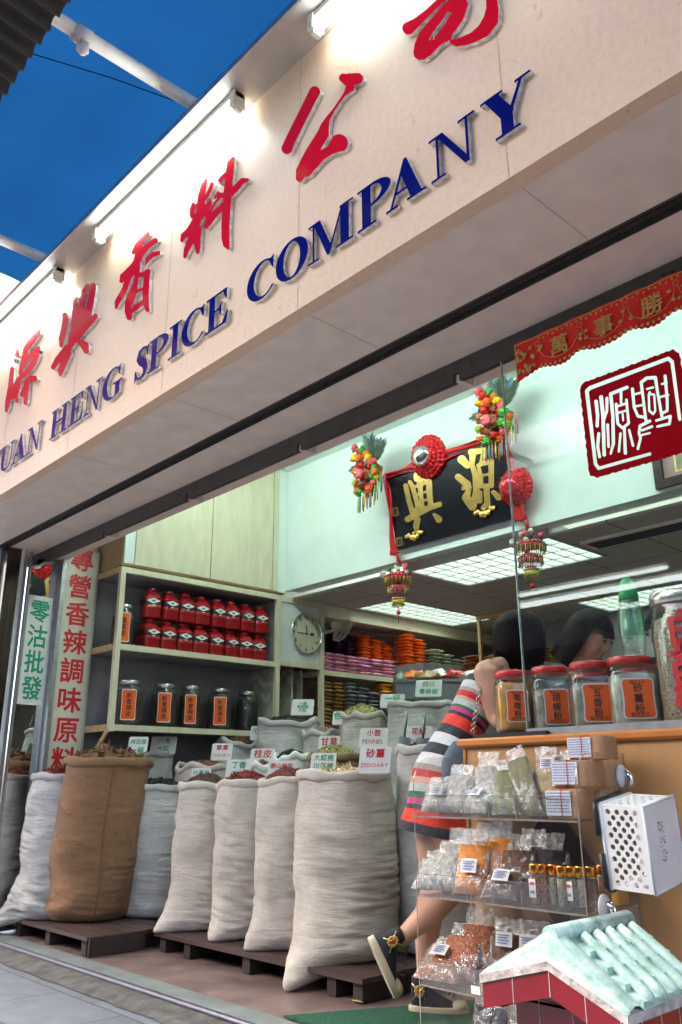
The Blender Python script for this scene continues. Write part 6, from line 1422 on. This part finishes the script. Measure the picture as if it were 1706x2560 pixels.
# paper packs
m_kraft = M('kraft_paper', (.42, .22, .11), .75, .18, 12, .5, 40)
def pack(p, sz, yaw, label):
    t = thing('paper_pack', label, 'packet', p, 'brown paper packs on the top shelf'); c = V(*p); d = V(math.cos(yaw), math.sin(yaw), 0); n = V(-d.y, d.x, 0); w_, dp, h_ = sz
    b = MB(); b.lathe([(.5, 0), (.5, .06), (.505, .5), (.5, .94), (.46, 1)], (0, 0, 0), 32, 8)
    b.v = [c+d*(v.x*w_*1.0)+n*(v.y*dp)+V(0, 0, v.z*h_)+V(.004*mnoise.noise(v*7), .004*mnoise.noise(v*7+V(3, 3, 3)), .004*mnoise.noise(v*5)) for v in b.v]; b.build('paper', m_kraft, t)
    f = c-n*(dp/2+.005)-d*w_*.12; b = MB(); b.obox(f+V(0, 0, h_*.52), d*(w_*.33), n*.001, V(0, 0, h_*.42)); b.build('pack_label', M('label_paper', (.66, .68, .74), .6, .05), t)
    b = MB(); rn = random.Random(int(p[0]*1000))
    for r_ in range(7):
        xx = -.30
        while xx < .27:
            l_ = rn.uniform(.02, .07); b.obox(f-n*.0014+d*(w_*(xx+l_/2))+V(0, 0, h_*(.86-.105*r_)), d*(w_*l_/2), n*.0003, V(0, 0, h_*.022)); xx += l_+.018
    b.build('lettering', MATS['label_ink'], t)
    b = MB(); b.tube([f-n*.003+V(0, 0, 0)+d*.01, f-n*.004+V(0, 0, h_*.5)+d*.01, f-n*.002+V(0, 0, h_)+d*.01, c+V(0, 0, h_+.003)+d*-.01], .0012, 4); b.build('string', m_rprint, t)
pw = PX(1478, 1990, 2.16)
pack((PX(1425, 2040, 2.15).x, 2.165, Z1), (.115, .09, .078), .08, 'brown paper pack with a white label, lowest in front on the top shelf')
pack((PX(1480, 2040, 2.22).x-.02, 2.262, Z1), (.12, .085, .074), -.1, 'brown paper pack pushed back at the right end of the top shelf')
pack((PX(1440, 1970, 2.2).x+.01, 2.205, Z1+.083), (.125, .09, .072), .02, 'brown paper pack with a white label lying on the front one')
pack((PX(1478, 1920, 2.25).x, 2.27, Z1+.158), (.12, .085, .066), -.05, 'topmost brown paper pack with a white label')
# gold capped bottles
m_gcap = M('gold_cap', (.72, .30, .05), .15, .1, 20, metal=1)
for i, (px, f_, tg, lb) in enumerate(((1345, c_flake, 1, 'gold capped spice bottle with a red label, leftmost of the row'), (1363, c_flake, 0, 'gold capped bottle of red spice, second from the left'), (1390, M('grey_pepper', (.20, .17, .12), .7, .6, 140), 0, 'gold capped bottle of grey pepper, third from the left'), (1413, MATS['grey_pepper'], 0, 'gold capped bottle of grey pepper, fourth from the left'), (1436, MATS['grey_pepper'], 1, 'gold capped bottle with a blue and red label in the middle'), (1458, MATS['white_pepper_seed'], 0, 'gold capped bottle of pale seed behind the corner of the case'), (1482, c_brown, 0, 'gold capped bottle of brown spice right of the case corner'), (1505, c_flake, 0, 'gold capped bottle of red spice at the right end by the basket'))):
    Y = 2.15+.012*(i % 3) if i < 6 else 2.19+.03*(i-6); q = PX(px, 2260, Y); p = V(q.x if q.x < CX1-.02 else CX1-.03-.001*i, Y, Z2)
    if i >= 6: p = V(CX1-.035, 2.19+.065*(i-6), Z2)
    t = thing('spice_bottle', lb, 'bottle', p, 'gold capped bottles on the second shelf')
    MB().lathe([(.0165, 0), (.018, .004), (.018, .078), (.014, .084)], p, 18, c1=False).build('glass_body', m_jar, t); MB().lathe([(.0155, .004), (.0165, .01), (.0165, .070), (.012, .074)], p, 14).build('contents', f_, t)
    MB().lathe([(.0172, .080), (.0178, .083), (.0178, .104), (.0165, .108)], p, 18).build('cap', m_gcap, t)
    if tg:
        b = MB().box(p+V(-.012, -.0195, .02), p+V(.010, -.0187, .068)); b.box(p+V(-.008, -.0200, .03), p+V(.006, -.0196, .038), 1).box(p+V(-.008, -.0200, .052), p+V(.006, -.0196, .060), 2); b.build('bottle_label', [m_card, MATS['label_ink'], m_rprint], t)
tag(MB().box((CX1-.10, 2.30, Z2), (CX1-.02, 2.355, Z2+.085)).build('spice_box', M('yellow_box', (.60, .34, .04), .5, .2, 20)), 'small yellow box at the back right of the second shelf', 'box')
# suction hooks
for px, py, Z_, lb in ((1553, 1940, 0, 'white suction hook high on the right side of the display case'), (1510, 2268, 0, 'white suction hook low on the right side of the display case')):
    q = at(px, py, X=CX1+.004); t = thing('suction_hook', lb, 'hook', q, 'white hooks on the display case')
    b = MB(); n = 24; rings = [[q+V(e, r*math.cos(2*PI*j/n), r*1.1*math.sin(2*PI*j/n)) for j in range(n)] for r, e in ((.030, 0), (.029, .005), (.018, .013), (.006, .016))]; b.loft(rings); b.build('suction_cup', m_white, t)
    b = MB().tube([q+V(.014, 0, .012), q+V(.026, .002, -.002), q+V(.030, .002, -.020), q+V(.020, 0, -.034)], [.012, .012, .009, .005], 10); b.build('metal_hook', m_chrome, t)
# white perforated basket
bk = thing('plastic_basket', 'white perforated plastic basket hung by black hooks on the display case', 'basket', (-1.15, 2.0, .64))
T0 = at(1606, 2018, Y=1.99); T1 = at(1640, 2238, Y=2.022)
ez = (T0-T1); Hb = ez.length; ez.normalize()
ph = rad(30); lf = V(T0.x, T0.y, 0).normalized(); lr_ = V(lf.y, -lf.x, 0); dA = (-lr_*math.cos(ph)+lf*math.sin(ph)); dA = (dA-ez*dA.dot(ez)).normalized(); dB = (lr_*math.sin(ph)+lf*math.cos(ph)); dB = (dB-ez*dB.dot(ez)-dA*dB.dot(dA)).normalized()
wA, wB = .118, .155
def perf(b, o_, ex, ey, W, Hh, nx, ny, r, mi=0, mg=.012, nrm=None):
    """sheet with staggered round holes"""
    ph_ = (Hh-2*mg)/ny; pw_ = (W-2*mg)/nx; n = 12
    def quad(x0, y0, x1, y1):
        if x1-x0 > 1e-5 and y1-y0 > 1e-5: b.add([o_+ex*x0+ey*y0, o_+ex*x1+ey*y0, o_+ex*x1+ey*y1, o_+ex*x0+ey*y1], [(0, 1, 2, 3)], mi)
    quad(0, 0, W, mg); quad(0, Hh-mg, W, Hh)
    for j in range(ny):
        y0 = mg+j*ph_; off = 0 if j % 2 == 0 else pw_/2; m_ = nx if j % 2 == 0 else nx-1
        quad(0, y0, mg+off, y0+ph_); quad(mg+off+m_*pw_, y0, W, y0+ph_)
        for i in range(m_):
            cx_, cy_ = mg+off+(i+.5)*pw_, y0+ph_/2; sq_ = []; cc = []
            for k in range(n):
                a = 2*PI*k/n+PI/n; ca, sa = math.cos(a), math.sin(a); s_ = max(abs(ca)/(pw_/2), abs(sa)/(ph_/2)); 
                sq_.append((cx_+ca/s_, cy_+sa/s_)); cc.append((cx_+r*ca, cy_+r*sa))
            # corners
            pts = []
            vs = [o_+ex*x+ey*y for x, y in sq_]+[o_+ex*x+ey*y for x, y in cc]+[o_+ex*x+ey*y-nrm*.003 for x, y in cc]
            fs_ = [(k, (k+1) % n, n+(k+1) % n, n+k) for k in range(n)]+[(n+k, n+(k+1) % n, 2*n+(k+1) % n, 2*n+k) for k in range(n)]
            b.add(vs, fs_, mi)
            for k in range(n):     # fill the corner triangles
                a1, a2 = sq_[k], sq_[(k+1) % n]
                if abs(a1[0]-a2[0]) > 1e-6 and abs(a1[1]-a2[1]) > 1e-6:
                    kx = cx_+math.copysign(pw_/2, (a1[0]+a2[0])/2-cx_); ky = cy_+math.copysign(ph_/2, (a1[1]+a2[1])/2-cy_)
                    b.add([o_+ex*a1[0]+ey*a1[1], o_+ex*kx+ey*ky, o_+ex*a2[0]+ey*a2[1]], [(0, 1, 2)], mi)
nA = -dB; b = MB()
perf(b, T0, dA, -ez, wA, Hb, 4, 13, .0068, nrm=nA, mg=.009)
perf(b, T0+dB*wB, dA, -ez, wA, Hb, 4, 13, .0068, nrm=-nA, mg=.009)
perf(b, T0, dA, dB, wA, wB, 4, 7, .0065, nrm=ez, mg=.016); perf(b, T0-ez*Hb, dA, dB, wA, wB, 4, 7, .0065, nrm=-ez, mg=.016)
b.add([T0, T0+dB*wB, T0+dB*wB-ez*Hb, T0-ez*Hb], [(0, 1, 2, 3)])
for s0, s1 in ((T0+dA*wA, T0+dA*wA-ez*Hb), (T0+dA*wA+dB*wB, T0+dA*wA+dB*wB-ez*Hb), (T0+dA*wA, T0+dA*wA+dB*wB), (T0+dA*wA-ez*Hb, T0+dA*wA+dB*wB-ez*Hb)): b.tube([s0, s1], .005, 6)
for s0, s1 in ((T0, T0-ez*Hb), (T0+dB*wB, T0+dB*wB-ez*Hb), (T0, T0+dB*wB), (T0-ez*Hb, T0+dB*wB-ez*Hb)): b.tube([s0, s1], .0035, 6)
b.build('basket_shell', m_white, bk)
rm0 = T0+dA*(wA+.008)-dB*.008; b = MB()
b.tube([rm0+dB*wB*.8+ez*.012, rm0+dB*wB*.5+ez*.010, rm0+ez*.006, rm0-ez*.02, rm0-ez*Hb*.36], [.006, .0065, .007, .007, .007], 8); b.build('black_hook', m_black, bk)
b = MB(); b.tube([rm0-ez*Hb*.58, rm0-ez*Hb*.80, rm0-ez*(Hb-.008), rm0-ez*(Hb+.008)+dB*.02, rm0-ez*(Hb+.010)+dB*.08], [.007]*4+[.005], 8); b.build('black_hook', m_black, bk)
b = MB(); rn = random.Random(4); fo = T0+dB*wB*.45-ez*Hb*.45+dA*-.0012
for i in range(46):
    q = fo+dB*rn.uniform(-.012, .012)-ez*rn.uniform(-.05, .05); b.obox(q, dB*rn.uniform(.001, .004), dA*.0003, ez*.0012)
b.build('faded_stamp', M('stamp_ink', (.42, .32, .34), .6, .1), bk)
# ================================================================== small red tiled house with a green glazed roof
HX, HY0, HY1 = -1.036, 1.50, 1.79
hs_ = thing('shrine_house', 'small red tiled shrine house with a green glazed tile roof in the foreground', 'shrine', (HX, 1.65, -.03))
m_glz, ng, bgz = newmat('green_glaze'); 
tcg = ng.nodes.new('ShaderNodeTexCoord'); n1 = ng.nodes.new('ShaderNodeTexNoise'); n1.inputs['Scale'].default_value = 24; n1.inputs['Detail'].default_value = 8; n1.inputs['Roughness'].default_value = .7; ng.links.new(tcg.outputs['Object'], n1.inputs[0])
rg_ = ng.nodes.new('ShaderNodeValToRGB'); rg_.color_ramp.elements[0].position = .30; rg_.color_ramp.elements[0].color = (.16, .29, .20, 1); rg_.color_ramp.elements[1].position = .62; rg_.color_ramp.elements[1].color = (.56, .68, .63, 1); e_ = rg_.color_ramp.elements.new(.46); e_.color = (.36, .54, .46, 1)
ng.links.new(n1.outputs[0], rg_.inputs[0]); ng.links.new(rg_.outputs[0], bgz.inputs['Base Color']); bgz.inputs['Roughness'].default_value = .28; bgz.inputs['Coat Weight'].default_value = .5
n2_ = ng.nodes.new('ShaderNodeTexNoise'); n2_.inputs['Scale'].default_value = 60; n2_.inputs['Detail'].default_value = 5; ng.links.new(tcg.outputs['Object'], n2_.inputs[0]); bp_ = ng.nodes.new('ShaderNodeBump'); bp_.inputs['Strength'].default_value = .35; bp_.inputs['Distance'].default_value = .004; ng.links.new(n2_.outputs[0], bp_.inputs['Height']); ng.links.new(bp_.outputs[0], bgz.inputs['Normal'])
m_rt = M('red_wall_tile', (.20, .004, .012), .22, .15, 12, .05, 30, coat=.3); m_gro = M('pale_grout', (.50, .42, .40), .8, .1); m_mor = M('lime_mortar', (.50, .43, .40), .85, .35, 40, .7, 70)
zA, zL, zR = .573, .529, .508; xLe, xRe = -1.197, -.880
ez2 = .0
def roofpt(x, y, e=0):     # bedding surface
    z = zA-(HX-x)*(zA-zL)/(HX-xLe) if x < HX else zA-(x-HX)*(zA-zR)/(xRe-HX)
    return V(x, y, z+e)
YF = HY0; YE = HY1+.02
b = MB()
for xa, xb in ((xLe, HX), (HX, xRe)):      # fascia band, front and eaves
    b.prism([roofpt(xa, YF, -.058), roofpt(xb, YF, -.058), roofpt(xb, YF, -.012), roofpt(xa, YF, -.012)], (0, .03, 0))
b.box((xRe-.022, YF+.0305, zR-.060), (xRe, YE, zR-.012)); b.box((xLe, YF+.0305, zL-.058), (xLe+.022, YE, zL-.012)); b.build('fascia', m_rt, hs_)
b = MB()
for x in (xLe+.075, HX, HX+.075, xRe-.012): b.obox(roofpt(x, YF-.0006, -.035), V(.0008, 0, 0), V(0, .0006, 0), V(0, 0, .023))
for y in (1.55, 1.62, 1.69): b.obox(V(xRe+.0006, y, zR-.036), V(.0006, 0, 0), V(0, .0008, 0), V(0, 0, .023))
b.build('grout', m_gro, hs_)
b = MB()
for xa, xb in ((xLe-.004, HX), (HX, xRe+.004)): b.prism([roofpt(xa, YF-.004, -.0118), roofpt(xb, YF-.004, -.0118), roofpt(xb, YF-.004, .004), roofpt(xa, YF-.004, .004)], (0, YE-YF+.004, 0))
b.build('mortar_bed', m_mor, hs_)
b = MB()
b.box((xLe+.05, YF+.04, -.034), (xRe-.04, YE, zL-.035)); b.prism([roofpt(xLe+.05, YF+.04, -.04), roofpt(HX, YF+.04, -.04), roofpt(xRe-.04, YF+.04, -.04), V(xRe-.04, YF+.04, zL-.04), V(xLe+.05, YF+.04, zL-.04)], (0, .2, 0)); b.build('wall', m_rt, hs_)
b = MB()
for x in (HX-.055, HX+.02, HX+.09): b.box((x-.0008, YF+.0388, -.03), (x+.0008, YF+.0396, .55 if abs(x-HX) < .06 else .53))
for z in (.40, .29, .18): b.box((xLe+.05, YF+.0388, z-.0008), (xRe-.04, YF+.0396, z+.0008))
b.build('grout', m_gro, hs_)
# glazed roof: gable rolls, ridge, round ribs and stepped pan tiles
ZT, TL, TR = .629, .540, .521
def toppt(x, y, e=0):
    z = ZT-(HX-x)*(ZT-TL)/(HX-xLe) if x < HX else ZT-(x-HX)*(ZT-TR)/(xRe-HX)
    return V(x, y, z+e)
b = MB(); nn = 24; xsn = [xLe-.004+(xRe-xLe+.008)*i/nn for i in range(nn+1)]; xsn = sorted(xsn+[HX])
ysn = [YF-.006, YF-.002, YF+.006, YF+.02, YF+.036]; rows_ = []
for x in xsn:                                  # gable end: concave face from the mortar up to a rounded verge, then the slope
    lo_, hi_ = roofpt(x, 0, .004).z, toppt(x, 0).z; h_ = hi_-lo_
    rows_.append([V(x, YF-.004, lo_), V(x, YF+.002, lo_+h_*.3), V(x, YF+.006, lo_+h_*.6), V(x, YF+.007, lo_+h_*.85), V(x, YF+.012, hi_-.001), V(x, YF+.024, hi_+.004), V(x, YF+.040, hi_+.002), V(x, YF+.056, hi_-.008), V(x, YE, hi_-.010), V(x, YE, lo_)])
for i in range(len(rows_)-1):
    b.add(rows_[i]+rows_[i+1], [(j, j+1, 11+j, 10+j) for j in range(9)], 0, True)
b.build('roof_body', m_glz, hs_)
b = MB(); b.tube([V(HX, YF+.012, ZT-.010), V(HX, YE, ZT-.010)], .018, 14); b.build('ridge_roll', m_glz, hs_)
for sg, xe in ((1, xRe), (-1, xLe)):
    p_ = MB()
    for st in range(4):
        f0_, f1_ = .14+.86*st/4, .14+.86*(st+1)/4
        xa, xb = HX+(xe-HX)*f0_, HX+(xe-HX)*f1_
        q = [toppt(xa, YF+.062, -.010), toppt(xb, YF+.062, .001), toppt(xb, YE, .001), toppt(xa, YE, -.010)]
        p_.add(q+[v-V(0, 0, .012) for v in q], [(0, 1, 2, 3), (4, 5, 1, 0), (5, 6, 2, 1), (6, 7, 3, 2), (7, 4, 0, 3)])
    p_.build('pan_tile', m_glz, hs_)
    for k in range(5):
        y = YF+.092+.046*k; rb = MB(); fr_ = (.16, .3, .5, .7, .9, .98)
        pts = [toppt(HX+(xe-HX)*f, y+.0015*mnoise.noise(V(f*5, k, 0)), .0015) for f in fr_]
        rb.tube([toppt(HX+(xe-HX)*.12, y, -.006)]+pts+[toppt(xe+sg*.004, y, -.002)], [.005, .0105, .0115, .0118, .0115, .0118, .0112, .004], 14, flat=.8); rb.build('rib_tile', m_glz, hs_)
# ================================================================== the other side of the street
m_op = M('opposite_render', (.42, .40, .38), .8, .25, 1.5, .2, 8)
ob_ = thing('opposite_building', 'grey rendered building across the street behind the camera', 'building', (0, -4.6, 0))
MB().box((-16, -9, -.02), (10, -4.6, 5.2)).build('wall', m_op, ob_)
for i in range(8):
    for j in range(1):
        x = -15+i*3.1; MB().box((x, -4.6, 3.3), (x+1.6, -4.57, 4.6)).build('window', M('dark_window', (.05, .06, .07), .1, .1), ob_)
for i in range(6):
    x = -15+i*4.1; MB().box((x, -4.598, .1), (x+3.4, -4.56, 2.6)).build('shutter', M('shop_dark', (.07, .06, .055), .6, .3, 2), ob_)
